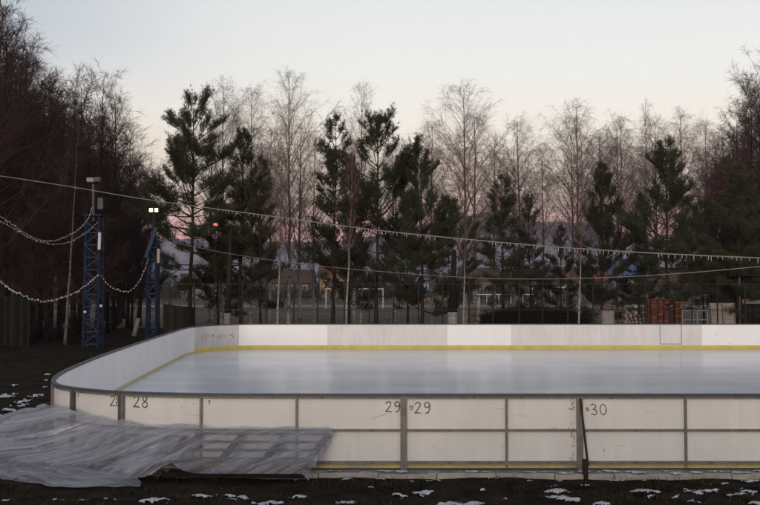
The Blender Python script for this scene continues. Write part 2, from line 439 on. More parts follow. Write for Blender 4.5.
# ------------------------------------------------------------------ world, sun, camera
def build_world():
    w = bpy.data.worlds.new("World")
    SC.world = w
    w.use_nodes = True
    nt = w.node_tree; L = nt.links
    nt.nodes.clear()
    out = nt.nodes.new('ShaderNodeOutputWorld')
    sky = nt.nodes.new('ShaderNodeTexSky')
    sky.sky_type = 'NISHITA'
    sky.sun_disc = False
    sky.sun_elevation = SUN_EL
    sky.sun_rotation = SUN_ROT
    bg1 = nt.nodes.new('ShaderNodeBackground'); bg1.inputs['Strength'].default_value = 0.05
    L.new(sky.outputs['Color'], bg1.inputs['Color'])
    # thin high dusk cloud: a veil over the clear sky, banded by elevation
    tc = nt.nodes.new('ShaderNodeTexCoord')
    sep = nt.nodes.new('ShaderNodeSeparateXYZ'); L.new(tc.outputs['Generated'], sep.inputs['Vector'])
    mp = nt.nodes.new('ShaderNodeMapping'); mp.inputs['Scale'].default_value = (1.6, 1.6, 16)
    L.new(tc.outputs['Generated'], mp.inputs['Vector'])
    n = nt.nodes.new('ShaderNodeTexNoise'); n.inputs['Scale'].default_value = 1.4; n.inputs['Detail'].default_value = 5
    L.new(mp.outputs['Vector'], n.inputs['Vector'])
    nm = nt.nodes.new('ShaderNodeMapRange'); nm.inputs['To Min'].default_value = -0.022; nm.inputs['To Max'].default_value = 0.022
    L.new(n.outputs['Fac'], nm.inputs['Value'])
    ad = nt.nodes.new('ShaderNodeMath'); ad.operation = 'ADD'
    L.new(sep.outputs['Z'], ad.inputs[0]); L.new(nm.outputs['Result'], ad.inputs[1])
    mr = nt.nodes.new('ShaderNodeMapRange'); mr.inputs['From Min'].default_value = 0.0; mr.inputs['From Max'].default_value = 0.5
    L.new(ad.outputs[0], mr.inputs['Value'])
    rp = nt.nodes.new('ShaderNodeValToRGB')
    cr = rp.color_ramp
    stops = [(0.00, (0.26, 0.24, 0.34)), (0.06, (0.44, 0.28, 0.36)), (0.11, (0.96, 0.37, 0.45)), (0.15, (0.88, 0.43, 0.44)),
             (0.20, (0.79, 0.53, 0.43)), (0.26, (0.88, 0.67, 0.53)), (0.345, (0.95, 0.80, 0.665)), (0.46, (0.885, 0.815, 0.735)), (0.60, (0.82, 0.79, 0.74)), (0.80, (0.82, 0.785, 0.76)),
             (1.0, (0.60, 0.60, 0.62))]
    while len(cr.elements) < len(stops):
        cr.elements.new(0.5)
    for e, (p, c) in zip(cr.elements, stops):
        e.position = p; e.color = (*c, 1)
    L.new(mr.outputs['Result'], rp.inputs['Fac'])
    # the afterglow is behind the camera: the veil is brighter there and dimmer to the far left
    mrx = nt.nodes.new('ShaderNodeMapRange'); mrx.inputs['From Min'].default_value = -0.60; mrx.inputs['From Max'].default_value = 0.0
    mrx.inputs['To Min'].default_value = 0.86; mrx.inputs['To Max'].default_value = 1.0
    L.new(sep.outputs['X'], mrx.inputs['Value'])
    mul = nt.nodes.new('ShaderNodeMath'); mul.operation = 'MULTIPLY'; mul.inputs[1].default_value = VEIL
    L.new(mrx.outputs['Result'], mul.inputs[0])
    gx = nt.nodes.new('ShaderNodeMapRange'); gx.interpolation_type = 'SMOOTHSTEP'
    gx.inputs['From Min'].default_value = -0.12; gx.inputs['From Max'].default_value = -0.42
    L.new(sep.outputs['X'], gx.inputs['Value'])
    gz = nt.nodes.new('ShaderNodeMapRange'); gz.interpolation_type = 'SMOOTHSTEP'
    gz.inputs['From Min'].default_value = 0.18; gz.inputs['From Max'].default_value = 0.27
    L.new(ad.outputs[0], gz.inputs['Value'])
    gm = nt.nodes.new('ShaderNodeMath'); gm.operation = 'MULTIPLY'
    L.new(gx.outputs['Result'], gm.inputs[0]); L.new(gz.outputs['Result'], gm.inputs[1])
    gap = nt.nodes.new('ShaderNodeMix'); gap.data_type = 'RGBA'
    gap.inputs['B'].default_value = (0.56, 0.575, 0.61, 1)
    L.new(gm.outputs[0], gap.inputs['Factor']); L.new(rp.outputs['Color'], gap.inputs['A'])
    bg2 = nt.nodes.new('ShaderNodeBackground')
    L.new(gap.outputs['Result'], bg2.inputs['Color']); L.new(mul.outputs[0], bg2.inputs['Strength'])
    add = nt.nodes.new('ShaderNodeAddShader')
    L.new(bg1.outputs[0], add.inputs[0]); L.new(bg2.outputs[0], add.inputs[1])
    L.new(add.outputs[0], out.inputs['Surface'])


SUN_EL = R(9); SUN_AZ = R(-165)      # low, behind the camera and to its left
SUN_ROT = SUN_AZ
VEIL = 0.95
build_world()
sl = bpy.data.lights.new('sun', 'SUN')
sl.energy = 0.85; sl.angle = R(16); sl.color = (1.0, 0.89, 0.83)
so = bpy.data.objects.new('sun', sl); COL.objects.link(so)
sd = Vector((math.sin(SUN_AZ) * math.cos(SUN_EL), math.cos(SUN_AZ) * math.cos(SUN_EL), math.sin(SUN_EL)))
so.rotation_euler = sd.to_track_quat('Z', 'Y').to_euler()
so.location = sd * 30

cam = bpy.data.cameras.new('camera')
cam.lens = F / 760 * 36; cam.sensor_width = 36; cam.sensor_fit = 'HORIZONTAL'
cam.clip_start = 0.1; cam.clip_end = 12000
co = bpy.data.objects.new('camera', cam); COL.objects.link(co)
co.location = (0, 0, CAMZ); co.rotation_euler = (math.pi / 2 + PITCH, 0, 0)
SC.camera = co
SC.view_settings.view_transform = 'Standard'
SC.view_settings.look = 'None'
SC.view_settings.exposure = 0.0
SC.view_settings.gamma = 1.0
SC.view_settings.use_curve_mapping = False
SC.cycles.transparent_max_bounces = 24
SC.cycles.max_bounces = 8
SC.cycles.diffuse_bounces = 3
SC.cycles.sample_clamp_indirect = 4.0

# ------------------------------------------------------------------ ground
FARY = 3290.0


def ground_z(x, y):
    if y < 11.8:
        t = min(1.0, (11.8 - y) / 9.5)
        base = GZ + 1.65 * t * t * (3 - 2 * t)
    else:
        base = GZ
    if -60 < x < 60 and -20 < y < 60:
        base += 0.035 * (noise.noise(Vector((x * 0.9, y * 0.9, 1.7)))) + 0.022 * noise.noise(Vector((x * 3.1, y * 3.1, 4.2)))
        if x < -8.8 and y > 16 or y < 14.55:
            base += 0.018 * noise.noise(Vector((x * 9.0, y * 9.0, 9.2)))
    return base


def build_ground():
    xs = sorted(set([-FARY, -1500, -600, -250, -120, -70, -45] + [round(-34 + i * 1.0, 3) for i in range(24)]
                    + [round(-10 + i * 0.14, 3) for i in range(143)] + [round(10.5 + i * 1.0, 3) for i in range(20)] + [45, 70, 120, 250, 600, 1500, FARY]))
    ys = sorted(set([-120, -60, -30, -16, -8, -4, 0, 3, 6, 8, 9.5] + [round(10.4 + i * 0.11, 3) for i in range(46)]
                    + [round(15.6 + i * 0.6, 2) for i in range(56)] + [52, 58, 66, 80, 110, 160, 260, 450, 900, 1800, FARY]))
    v = [(x, y, ground_z(x, y)) for y in ys for x in xs]
    nx = len(xs)
    f = [(j * nx + i, j * nx + i + 1, (j + 1) * nx + i + 1, (j + 1) * nx + i) for j in range(len(ys) - 1) for i in range(nx - 1)]
    me = bpy.data.meshes.new('ground'); me.from_pydata(v, [], f)
    tag(link('ground', me, 'soil', smooth=True), kind='structure')


build_ground()

mb = MB(); mb.quad((-140, 62, GZ + .05), (140, 62, GZ + .05), (170, 190, GZ + .05), (-170, 190, GZ + .05))
tag(mb.build('sports_field', 'field'), kind='structure')
mb = MB(); mb.quad((-140, 116, GZ + .06), (140, 116, GZ + .06), (140, 126, GZ + .06), (-140, 126, GZ + .06))
tag(mb.build('running_track', 'path'), kind='structure')

# ------------------------------------------------------------------ the rink
def catmull(pts, step=0.12):
    P = [Vector((*p, 0)) for p in pts]
    P = [P[0] * 2 - P[1]] + P + [P[-1] * 2 - P[-2]]
    out = []
    for i in range(1, len(P) - 2):
        p0, p1, p2, p3 = P[i - 1:i + 3]
        n = max(2, int((p2 - p1).length / step))
        for k in range(n):
            t = k / n
            out.append(0.5 * ((2 * p1) + (p2 - p0) * t + (2 * p0 - 5 * p1 + 4 * p2 - p3) * t * t + (3 * p1 - p0 - 3 * p2 + p3) * t ** 3))
    out.append(P[-2])
    return out


NY, FY = 15.0, 40.6
CTRL = [(13.0, NY), (8.0, NY), (3.4, NY), (0.4, NY), (-1.42, NY + .01), (-3.06, NY + .07), (-4.5, NY + .36), (-5.55, NY + .95), (-6.2, NY + 1.75),
        (-6.72, 18.5), (-7.1, 21.2), (-7.4, 24.2), (-7.7, 28.4), (-8.0, 33.2), (-8.2, 36.9), (-8.02, 38.5), (-7.45, 39.6), (-6.5, 40.35), (-5.4, FY),
        (0, FY), (8, FY), (16, FY), (27, FY)]
PATH = catmull(CTRL)
CUM = [0.0]
for a, b in zip(PATH, PATH[1:]):
    CUM.append(CUM[-1] + (b - a).length)
TOT = CUM[-1]


def path_at(s):
    s = max(0, min(TOT, s))
    lo, hi = 0, len(CUM) - 1
    while hi - lo > 1:
        m = (lo + hi) // 2
        if CUM[m] <= s: lo = m
        else: hi = m
    t = (s - CUM[lo]) / max(1e-9, CUM[hi] - CUM[lo])
    p = PATH[lo].lerp(PATH[hi], t)
    d = (PATH[min(hi + 1, len(PATH) - 1)] - PATH[max(lo - 1, 0)]).normalized()
    return p, d, Vector((-d.y, d.x, 0))      # normal: outwards is +n for this winding (checked below)


# the path runs right -> left along the near side, so its left-hand normal points towards the camera (outwards)
def out_n(s):
    p, d, n = path_at(s)
    return p, d, n


def s_near(px):
    """Arc length of the post seen at photo column px on the near side."""
    best = None
    for i in range(len(PATH)):
        if CUM[i] > 24 or PATH[i].y > 17.2: break
        q = PATH[i]
        x = CX + F * q.x / (q.y * 1.0)
        e = abs(x - px)
        if best is None or e < best[0]: best = (e, CUM[i])
    return best[1]


def s_of(px, ymin, ymax):
    best = (1e9, 0)
    for i, q in enumerate(PATH):
        if ymin <= q.y <= ymax and CUM[i] > 18:
            e = abs(CX + F * q.x / q.y - px)
            if e < best[0]: best = (e, CUM[i])
    return best[1]


TOPZ = 1.185


def strip(mb, s0, s1, o0, o1, z0, z1, step=0.25):
    """A bar that follows the rink's outline from s0 to s1, between the offsets o0 < o1 (outwards) and heights z0 < z1."""
    n = max(1, int(math.ceil((s1 - s0) / step)))
    base = len(mb.v)
    for i in range(n + 1):
        p, d, nn = out_n(s0 + (s1 - s0) * i / n)
        for o, z in ((o0, z0), (o1, z0), (o1, z1), (o0, z1)):
            q = p + nn * o
            mb.v.append((q.x, q.y, z))
    for i in range(n):
        a = base + 4 * i
        for k in range(4):
            mb.f.append((a + k, a + (k + 1) % 4, a + 4 + (k + 1) % 4, a + 4 + k))
    mb.f.append((base + 3, base + 2, base + 1, base))
    mb.f.append((base + 4 * n, base + 4 * n + 1, base + 4 * n + 2, base + 4 * n + 3))


DIG = {  # hand-painted figures as pen strokes in a 1 x 1.6 box
    '0': [[(.5, 1.6), (.15, 1.3), (.02, .8), (.15, .25), (.5, 0), (.85, .3), (.98, .8), (.85, 1.35), (.5, 1.6)]],
    '1': [[(.25, 1.3), (.55, 1.6), (.55, 0)]],
    '2': [[(.05, 1.3), (.25, 1.55), (.6, 1.6), (.85, 1.35), (.75, 1.0), (.4, .5), (.0, .05), (.5, .08), (.95, .0)]],
    '3': [[(.05, 1.45), (.4, 1.6), (.8, 1.4), (.75, 1.05), (.35, .85), (.8, .7), (.95, .35), (.6, .02), (.05, .15)]],
    '7': [[(.0, 1.55), (.9, 1.6), (.5, .8), (.35, 0)]],
    '8': [[(.5, .85), (.15, 1.1), (.2, 1.5), (.55, 1.6), (.85, 1.4), (.75, 1.05), (.5, .85), (.1, .55), (.1, .15), (.5, 0), (.9, .2), (.88, .6), (.5, .85)]],
    '9': [[(.85, 1.15), (.6, .85), (.2, .9), (.05, 1.25), (.3, 1.58), (.7, 1.55), (.9, 1.2), (.85, .6), (.65, .1), (.25, .0)]],
    '.': [[(.2, .62), (.4, .55)]],
    '-': [[(.0, .15), (.7, .22)]],
}


def numerals(text, s_left, z, h, pen, parent, gap=1.35, name='number_marking', off=0.0045, slant=0.0):
    """Painted figures on the outer face, reading left to right as seen from outside (arc length falls that way)."""
    mb = MB()
    u = 0.0
    k = h / 1.6
    for ch in text:
        for st in DIG[ch]:
            P = [(u + x * k * 0.95 + y * k * slant, y * k) for x, y in st]
            for (x0, y0), (x1, y1) in zip(P, P[1:]):
                dx, dy = x1 - x0, y1 - y0
                l = math.hypot(dx, dy) or 1
                w0 = pen * (0.85 + 0.3 * random.random())
                ex, ey = dx / l * pen * .4, dy / l * pen * .4
                nx, ny = -dy / l * w0 / 2, dx / l * w0 / 2
                c = [(x0 - ex + nx, y0 - ey + ny), (x1 + ex + nx, y1 + ey + ny), (x1 + ex - nx, y1 + ey - ny), (x0 - ex - nx, y0 - ey - ny)]
                q = []
                lift = off + 0.0002 * (len(mb.f) % 7)
                for (a, b) in reversed(c):
                    p, d, n = out_n(s_left - a)
                    r = p + n * lift
                    q.append((r.x, r.y, z + b))
                mb.quad(*q)
        u += k * (gap if ch not in '.-1' else gap * .75)
    return mb.build(name, 'paint_black', parent)


# board sections, right to left along the near side, round the left end, then left to right along the far side
near_breaks = [s_near(578), s_near(404), s_near(126.5), s_near(74)]
PXX = lambda px: (px - CX) / F * NY
sec = []                                   # (s0, s1, material, extra inner posts [s], label, side, figures)
s_r = near_breaks[0]
sec.append((0.2, s_r - 3.6, 'board', [2.0, 4.0], 'white rink board beyond the section marked 30', 'near'))
sec.append((s_r - 3.6, s_r, 'board', [s_near(680)], 'white rink board marked 30 beside its grey double post', 'near'))
sec.append((near_breaks[0], near_breaks[1], 'board', [s_near(507)], 'white rink board marked 17 and 29 with rust along its far edge', 'near'))
sec.append((near_breaks[1], near_breaks[2], 'board', [s_near(297), s_near(202)], 'long white rink board marked 28 at one end and 29 at the other', 'near'))
sec.append((near_breaks[2], near_breaks[3], 'board', [], 'curved white rink board with 28 beside its dark post, above the plastic sheet', 'near'))
s_tip = s_of(52, 16.3, 17.5)
sec.append((near_breaks[3], s_tip, 'board', [], 'narrow curved white rink board at the outer corner beside the snow patches', 'near'))
left_px = [s_tip, s_of(84, 19, 24), s_of(110, 22, 27), s_of(145, 26, 31), s_of(168, 30, 35), s_of(195, 36.5, 38.6)]
left_lab = ['bluish white end board that curves into the near corner', 'bluish white end board second from the near corner', 'bluish white end board midway along the end of the rink',
            'bluish white end board with a dark joint and scuffed foot', 'bluish white end board joining the far corner curve']
for k in range(5):
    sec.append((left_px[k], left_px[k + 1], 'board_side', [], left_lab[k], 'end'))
s_c = s_of(239, 40.0, 41)
fx = lambda px: s_c + ((px - 239) / F * FY)
sec.append((left_px[-1], s_c, 'board_dirty', [], 'grey curved far corner board with a dark smear along it', 'far'))
far_list = [(239, 328, 'board_new', 'clean white far board next to the grey corner board'),
            (328, 384, 'board_grey', 'greyer short far board between two whiter ones, right of the clean corner board'),
            (384, 447, 'board', 'white far board right of the short greyed board'),
            (447, 511, 'board_new', 'brightest white far board in front of the thick limewashed trunk'),
            (511, 600, 'board_grey', 'faintly stained far board in front of the brush pile'),
            (600, 659, 'board_grey', 'streaked far board in front of the split log pile'),
            (659, 681, 'board_grey', 'narrow gate panel in the far boards below the brick stacks'),
            (681, 701, 'board_grey', 'short grey far board right of the narrow gate panel'),
            (701, 770, 'board_new', 'white far board in front of the pale leaning panel'),
            (770, 850, 'board', 'white far board last beyond the pale leaning panel')]
for a, b, m_, lab in far_list:
    sec.append((fx(a), fx(b), m_, [], lab, 'far'))

boards = []
G_B = 'boards round the ice rink'
for k, (s0, s1, m_, posts, lab, side) in enumerate(sec):
    mid, _, _ = path_at((s0 + s1) / 2)
    root = thing('rink_board', lab, 'rink board', (0, 0, 0), 0, G_B)
    g = 0.002
    a, b = s0 + g, s1 - g
    mb = MB(); strip(mb, a, b, -0.010, 0.0, 0.02, TOPZ - 0.045); mb.build('panel', m_, root)
    mb = MB(); strip(mb, a, b, -0.026, 0.058, TOPZ - 0.045, TOPZ); mb.build('cap_rail', 'cap', root)
    mb = MB(); strip(mb, a, b, -0.018, -0.0125, 0.005, 0.10 if side == 'end' else 0.185); mb.build('kick_strip', 'yellow_faded' if side == 'end' else 'yellow', root)
    mb = MB()
    strip(mb, a, b, 0.0025, 0.045, TOPZ - 0.085, TOPZ - 0.047)
    strip(mb, a, b, 0.0025, 0.045, 0.545, 0.585)
    strip(mb, a, b, 0.0025, 0.050, -0.005, 0.045)
    mb.build('frame', 'steel', root)
    if side == 'near':
        mb = MB(); strip(mb, a, b, 0.0, 0.012, -0.075, -0.007); mb.build('base_strip', 'yellow_patchy', root)
    # end posts (a pair of angles at each joint) and the thinner posts between
    w = 0.05
    for e0 in ((a, a + w), (b - w, b)):
        mb = MB(); strip(mb, e0[0], e0[1], 0.0025, 0.062, -0.10, TOPZ - 0.0465, 1.0)
        mb.build('end_post', 'steel' if not (k in (3, 4) and (e0[0] > 18.0 or k == 4)) else 'steel_dark', root)
    for s in posts:
        mb = MB(); strip(mb, s - .018, s + .018, 0.0025, 0.053, -0.06, TOPZ - 0.0465, 1.0); mb.build('post', 'steel', root)
    # clamp bolts on the rails
    boards.append(root)


def sx(px):
    return s_near(px)


# figures on the boards
numerals('30', sx(589.5), 3.07 - (414 - HZ) / F * NY, 0.185, 0.017, boards[1], slant=-0.08)
numerals('10', sx(582.2), 3.07 - (410 - HZ) / F * NY, 0.06, 0.010, boards[1], gap=1.2)
numerals('29', sx(415.5), 3.07 - (412.3 - HZ) / F * NY, 0.185, 0.018, boards[2])
numerals('17', sx(408.2), 3.07 - (409 - HZ) / F * NY, 0.065, 0.012, boards[2], gap=1.1)
numerals('29', sx(385.0), 3.07 - (411 - HZ) / F * NY, 0.175, 0.018, boards[3])
numerals('-', sx(399.2), 3.07 - (411 - HZ) / F * NY, 0.12, 0.012, boards[3])
numerals('28', sx(133.0), 0.915, 0.19, 0.019, boards[3])
numerals('28', sx(114.2), 0.915, 0.175, 0.017, boards[4], gap=1.1)
numerals('7', sx(206.8), 1.0, 0.055, 0.012, boards[3])
numerals('7', sx(78.0), 1.02, 0.055, 0.012, boards[4])


def blot(parent, name, m, pts):
    """Small irregular stains with their own outline, a few millimetres proud of the panel."""
    mb = MB()
    for (s, z, w, h, rot) in pts:
        n = len(mb.v)
        K = 12
        for k in range(K):
            a = 2 * math.pi * k / K
            rr = 0.65 + 0.5 * random.random()
            x, y = math.cos(a) * w * rr, math.sin(a) * h * rr
            x, y = x * math.cos(rot) - y * math.sin(rot), x * math.sin(rot) + y * math.cos(rot)
            p, d, nn = out_n(s + x)
            q = p + nn * (0.004 + 0.0003 * (n % 5))
            mb.v.append((q.x, q.y, z + y))
        mb.f.append(tuple(n + k for k in range(K)))
    return mb.build(name, m, parent)


rs = []
for k in range(38):
    z = random.choice([random.gauss(0.15, .08), random.gauss(0.52, .06), random.gauss(0.98, .07), random.gauss(0.4, .2), random.gauss(1.05, .04)])
    d = abs(random.gauss(0, .05)) + 0.005
    rs.append((near_breaks[0] + 0.075 + d, min(1.07, max(.06, z)), 0.005 + 0.011 * random.random(), 0.008 + .02 * random.random(), random.random() * 3))
blot(boards[2], 'rust_stain', 'rust', rs)
blot(boards[3], 'scuff_marking', 'scuff', [(sx(381), 0.79, .16, .006, -0.35), (sx(386), 0.83, .09, .004, -0.4)])
blot(boards[2], 'scuff_marking', 'scuff', [(sx(498), 0.93, .13, .006, 0.15), (sx(430), 0.3, .05, .004, 0.6)])
blot(boards[1], 'scuff_marking', 'scuff', [(sx(605), 0.22, .02, .035, 0.2), (sx(622), .41, .06, .004, 0.9)])

# dark smear on the far corner board and the outline of the gate
mb = MB()
for k in range(30):
    s = left_px[-1] + 0.6 + random.random() * 1.9
    p, d, n = out_n(s)
    q = p - n * 0.0135
    r = d * (0.05 + 0.12 * random.random())
    z = 0.66 + random.gauss(0, .05); h = 0.012 + .02 * random.random()
    mb.quad((q.x, q.y, z), (q.x + r.x, q.y + r.y, z + random.uniform(-.02, .02)), (q.x + r.x, q.y + r.y, z + h), (q.x, q.y, z + h))
bi = next(i for i, s in enumerate(sec) if s[2] == 'board_dirty')
mb.build('dark_smear', 'steel_dark', boards[bi])
gi = next(i for i, s in enumerate(sec) if 'gate' in s[4])
mb = MB()
ga, gb = sec[gi][0], sec[gi][1]
strip(mb, ga + .012, ga + .032, -0.0125, -0.0102, .24, 1.12, 1)
strip(mb, gb - .032, gb - .012, -0.0125, -0.0102, .24, 1.12, 1)
strip(mb, ga + .033, gb - .033, -0.0125, -0.0102, .24, .265, 1)
mb.build('gate_edge', 'steel_dark', boards[gi])

rp_ = random.Random(21)
for k, (s0, s1, m_, posts, lab, side) in enumerate(sec):
    mb = MB()
    for q in range(int((s1 - s0) * (1.6 if side == 'far' else 1.5 if side == 'end' else 0.8))):
        s_ = rp_.uniform(s0 + .05, s1 - .35); p, d, n = out_n(s_)
        inner = side != 'near'
        off = -0.0105 - .0003 * (q % 6) if inner else 0.0032 + .0002 * (q % 6)
        p = p + n * off; ln_ = rp_.uniform(.02, .16); z = rp_.uniform(.27, 1.0); h = rp_.uniform(.006, .022); tl = rp_.uniform(-.05, .05)
        a, b = p, p + d * ln_
        vv = [(a.x, a.y, z), (b.x, b.y, z + tl), (b.x, b.y, z + tl + h * .5), (a.x, a.y, z + h)]
        mb.quad(*(vv if inner else vv[::-1]))
    mb.build('scuff_marking', 'scuff' if side == 'near' else 'scuff_dark', boards[k])
    if side == 'near':
        mb = MB()
        s_ = s0 + .12
        while s_ < s1 - .1:
            for z in (TOPZ - .066, .565, .022):
                p, d, n = out_n(s_); c = p + n * .048
                mb.ball((c.x, c.y, z), .012, 6, 4)
            s_ += .42
        mb.build('bolts', 'steel_dark', boards[k])

# ice, slab and kerb
def outline_poly(off, s0=0.0, s1=None):
    s1 = TOT if s1 is None else s1
    out = []
    n = int((s1 - s0) / 0.3)
    for i in range(n + 1):
        p, d, nn = out_n(s0 + (s1 - s0) * i / n)
        q = p + nn * off
        out.append((q.x, q.y))
    return out


def plate(name, poly, z0, z1, m, kind):
    bm = bmesh.new()
    top = [bm.verts.new((x, y, z1)) for x, y in poly]
    f = bm.faces.new(top)
    if f.normal.z < 0: f.normal_flip()
    bot = [bm.verts.new((x, y, z0)) for x, y in poly]
    for i in range(len(poly)):
        j = (i + 1) % len(poly)
        try: bm.faces.new((top[i], bot[i], bot[j], top[j]))
        except ValueError: pass
    bmesh.ops.recalc_face_normals(bm, faces=bm.faces)
    bmesh.ops.triangulate(bm, faces=[f for f in bm.faces if len(f.verts) > 4])
    me = bpy.data.meshes.new(name); bm.to_mesh(me); bm.free()
    return tag(link(name, me, m), kind=kind)


plate('ice', outline_poly(-0.03) + [(30, FY), (30, NY)], -0.06, 0.004, 'ice', 'structure')
plate('slab', outline_poly(0.27) + [(31, FY), (31, NY - .2)], -0.2, -0.1, 'slab', 'structure')
# kerb stones along the near side and round the end
mb = MB(); s = 0.3; rnd = random.Random(3)
while s < left_px[-1]:
    L_ = 0.98
    dz = rnd.uniform(-.028, .012); do = rnd.uniform(-.022, .022)
    strip(mb, s, s + L_ - 0.012, 0.272 + do + .012, 0.372 + do, -0.24, -0.100 + dz, 0.33)
    s += L_
tag(mb.build('kerb', 'kerb'), kind='structure')

# ------------------------------------------------------------------ snow patches and grass
def snow_patch(mb, cx, cy, rx, ry, zoff, th, seed, res=0.05):
    nx = int(2.6 * rx / res) + 2; ny = int(2.6 * ry / (res * .8)) + 2
    grid = {}
    for j in range(ny):
        for i in range(nx):
            x = cx - 1.3 * rx + 2.6 * rx * i / (nx - 1); y = cy - 1.3 * ry + 2.6 * ry * j / (ny - 1)
            r = math.hypot((x - cx) / rx, (y - cy) / ry)
            nz = noise.fractal(Vector((x * 3.6, y * 6.0, seed)), 0.65, 2.2, 6)
            h = 0.80 - r + nz * 1.05
            if h > 0.22:
                gz = zoff if zoff is not None else ground_z(x, y)
                grid[(i, j)] = len(mb.v); mb.v.append((x, y, gz + 0.006 + th * min(1.0, (h - 0.22) * 1.7)))
    for (i, j), a in grid.items():
        b, c, d = grid.get((i + 1, j)), grid.get((i + 1, j + 1)), grid.get((i, j + 1))
        if b is not None and c is not None and d is not None:
            mb.f.append((a, b, c, d))


mb = MB()
def gp(px, py, z=GZ):
    Y = (CAMZ - z) * F / (py - HZ)
    return (px - CX) / F * Y, Y
for k, (px, py, w, d) in enumerate([(205, 497, 20, .10), (228, 495, 16, .12), (245, 497, 22, .09), (160, 500, 26, .10), (395, 493, 11, .14), (421, 491, 13, .12), (446, 503, 34, .11),
                                    (470, 502, 22, .1), (554, 489, 15, .20), (563, 497, 20, .14), (640, 490, 18, .12), (652, 494, 22, .1), (700, 490, 22, .10), (722, 484, 18, .10),
                                    (735, 492, 30, .10), (755, 503, 18, .08), (600, 503, 16, .09), (345, 501, 16, .1), (300, 494, 9, .08), (270, 502, 18, .08), (505, 497, 8, .1),
                                    (60, 498, 12, .05), (690, 500, 10, .08), (585, 484, 8, .06), (370, 487, 7, .05), (480, 489, 6, .06)]):
    x, y = gp(px, py)
    snow_patch(mb, x, y, w / F * y, d * 1.4, None, 0.03, k * 3.7, 0.03)
for k, (px, py, w, d) in enumerate([(8, 396, 12, .7), (26, 401, 12, .5), (22, 406, 14, .35), (8, 411, 14, .4), (38, 396, 9, .5), (44, 387, 9, .4), (47, 380, 5, .4),
                                    (50, 374, 5, .35), (4, 416, 9, .3), (30, 410, 8, .3), (-14, 404, 16, .6), (14, 385, 6, .4)]):
    x, y = gp(px, py)
    snow_patch(mb, x, y, w / F * y, d, None, 0.05, 50 + k * 3.7, 0.06)
for k, (px, w) in enumerate([(322, 12), (430, 8), (468, 16), (560, 10), (588, 8), (676, 12), (705, 16), (735, 14), (755, 10), (515, 14), (400, 10), (640, 20), (612, 9)]):
    x = PXX(px) * .985
    snow_patch(mb, x, NY - 0.22 - 0.1 * (k % 2), w / F * NY, 0.09 + .02 * (k % 3), -0.098 if not k % 2 else -0.094, 0.022, 90 + k * 2.3, 0.03)
rs_ = random.Random(12)
x = -1.0
while x < 7.6:
    w = rs_.uniform(.12, .5)
    snow_patch(mb, x, NY - 0.16 - rs_.uniform(0, .16), w, rs_.uniform(.05, .10), -0.098, 0.02 * rs_.uniform(.5, 1.2), 200 + x, 0.03)
    x += w * rs_.uniform(.9, 2.2)
for k in range(34):
    x = rs_.uniform(-7.5, 7.5)
    snow_patch(mb, x, 14.58 - rs_.uniform(0, .12) if x > -2 else 13.2, rs_.uniform(.05, .22), rs_.uniform(.03, .07), None, 0.02, 300 + k * 1.7, 0.025)
tag(mb.build('snow', 'snow', smooth=True), kind='stuff', label='patches of old snow on the dark soil and kerb', cat='snow')

rng = np.random.default_rng(5)


def grass_tufts():
    n = 34000
    x = rng.uniform(-9.5, 9.5, n); y = rng.uniform(10.4, 14.55, n)
    keep = np.array([noise.noise(Vector((a * .8, b * 1.2, 3.3))) > -0.12 for a, b in zip(x, y)])
    x, y = x[keep], y[keep]
    z = np.array([ground_z(a, b) for a, b in zip(x, y)]) - 0.006
    n = len(x)
    h = rng.uniform(0.03, 0.12, n) * (0.6 + 0.6 * rng.random(n)); a = rng.uniform(0, 6.283, n); lean = rng.uniform(0.2, 1.6, n) * h; w = rng.uniform(.003, .007, n)
    ca, sa = np.cos(a), np.sin(a)
    V = np.empty((n, 3, 3))
    V[:, 0] = np.stack([x - sa * w, y + ca * w, z], 1)
    V[:, 1] = np.stack([x + sa * w, y - ca * w, z], 1)
    V[:, 2] = np.stack([x + ca * lean, y + sa * lean, z + h], 1)
    return mesh_np('grass', V.reshape(-1, 3), np.arange(3 * n).reshape(-1, 3))


def mesh_np(name, V, Fc):
    me = bpy.data.meshes.new(name)
    nv, (nf, k) = len(V), Fc.shape
    me.vertices.add(nv); me.vertices.foreach_set('co', np.asarray(V, np.float32).ravel())
    me.loops.add(nf * k); me.loops.foreach_set('vertex_index', np.asarray(Fc, np.int32).ravel())
    me.polygons.add(nf)
    me.polygons.foreach_set('loop_start', np.arange(0, nf * k, k, dtype=np.int32))
    me.polygons.foreach_set('loop_total', np.full(nf, k, np.int32))
    me.update(calc_edges=True); me.validate()
    return me


tag(link('grass', grass_tufts(), 'grass'), kind='stuff', label='short dry grass on the dark soil before the kerb', cat='grass')

# stray clods and leaves on the soil
mb = MB()
for k in range(420):
    x = random.uniform(-8, 8); y = random.uniform(11.5, 14.5)
    r = random.uniform(.012, .05)
    mb.ball((x, y, ground_z(x, y) + r * .2), r, 5, 3, .6)
tag(mb.build('rubble', 'soil'), kind='stuff', label='small clods of dark earth before the kerb', cat='earth')

# ------------------------------------------------------------------ plastic sheet over timber frames, leaning stick
def s_best(x):
    """Arc length where the near side of the rink crosses X = x."""
    for i in range(len(PATH) - 1):
        a_, b_ = PATH[i], PATH[i + 1]
        if CUM[i] > 24: break
        if b_.x <= x <= a_.x:
            return CUM[i] + (a_.x - x) / max(1e-9, a_.x - b_.x) * (CUM[i + 1] - CUM[i])
    return CUM[0] if x > PATH[0].x else CUM[i]


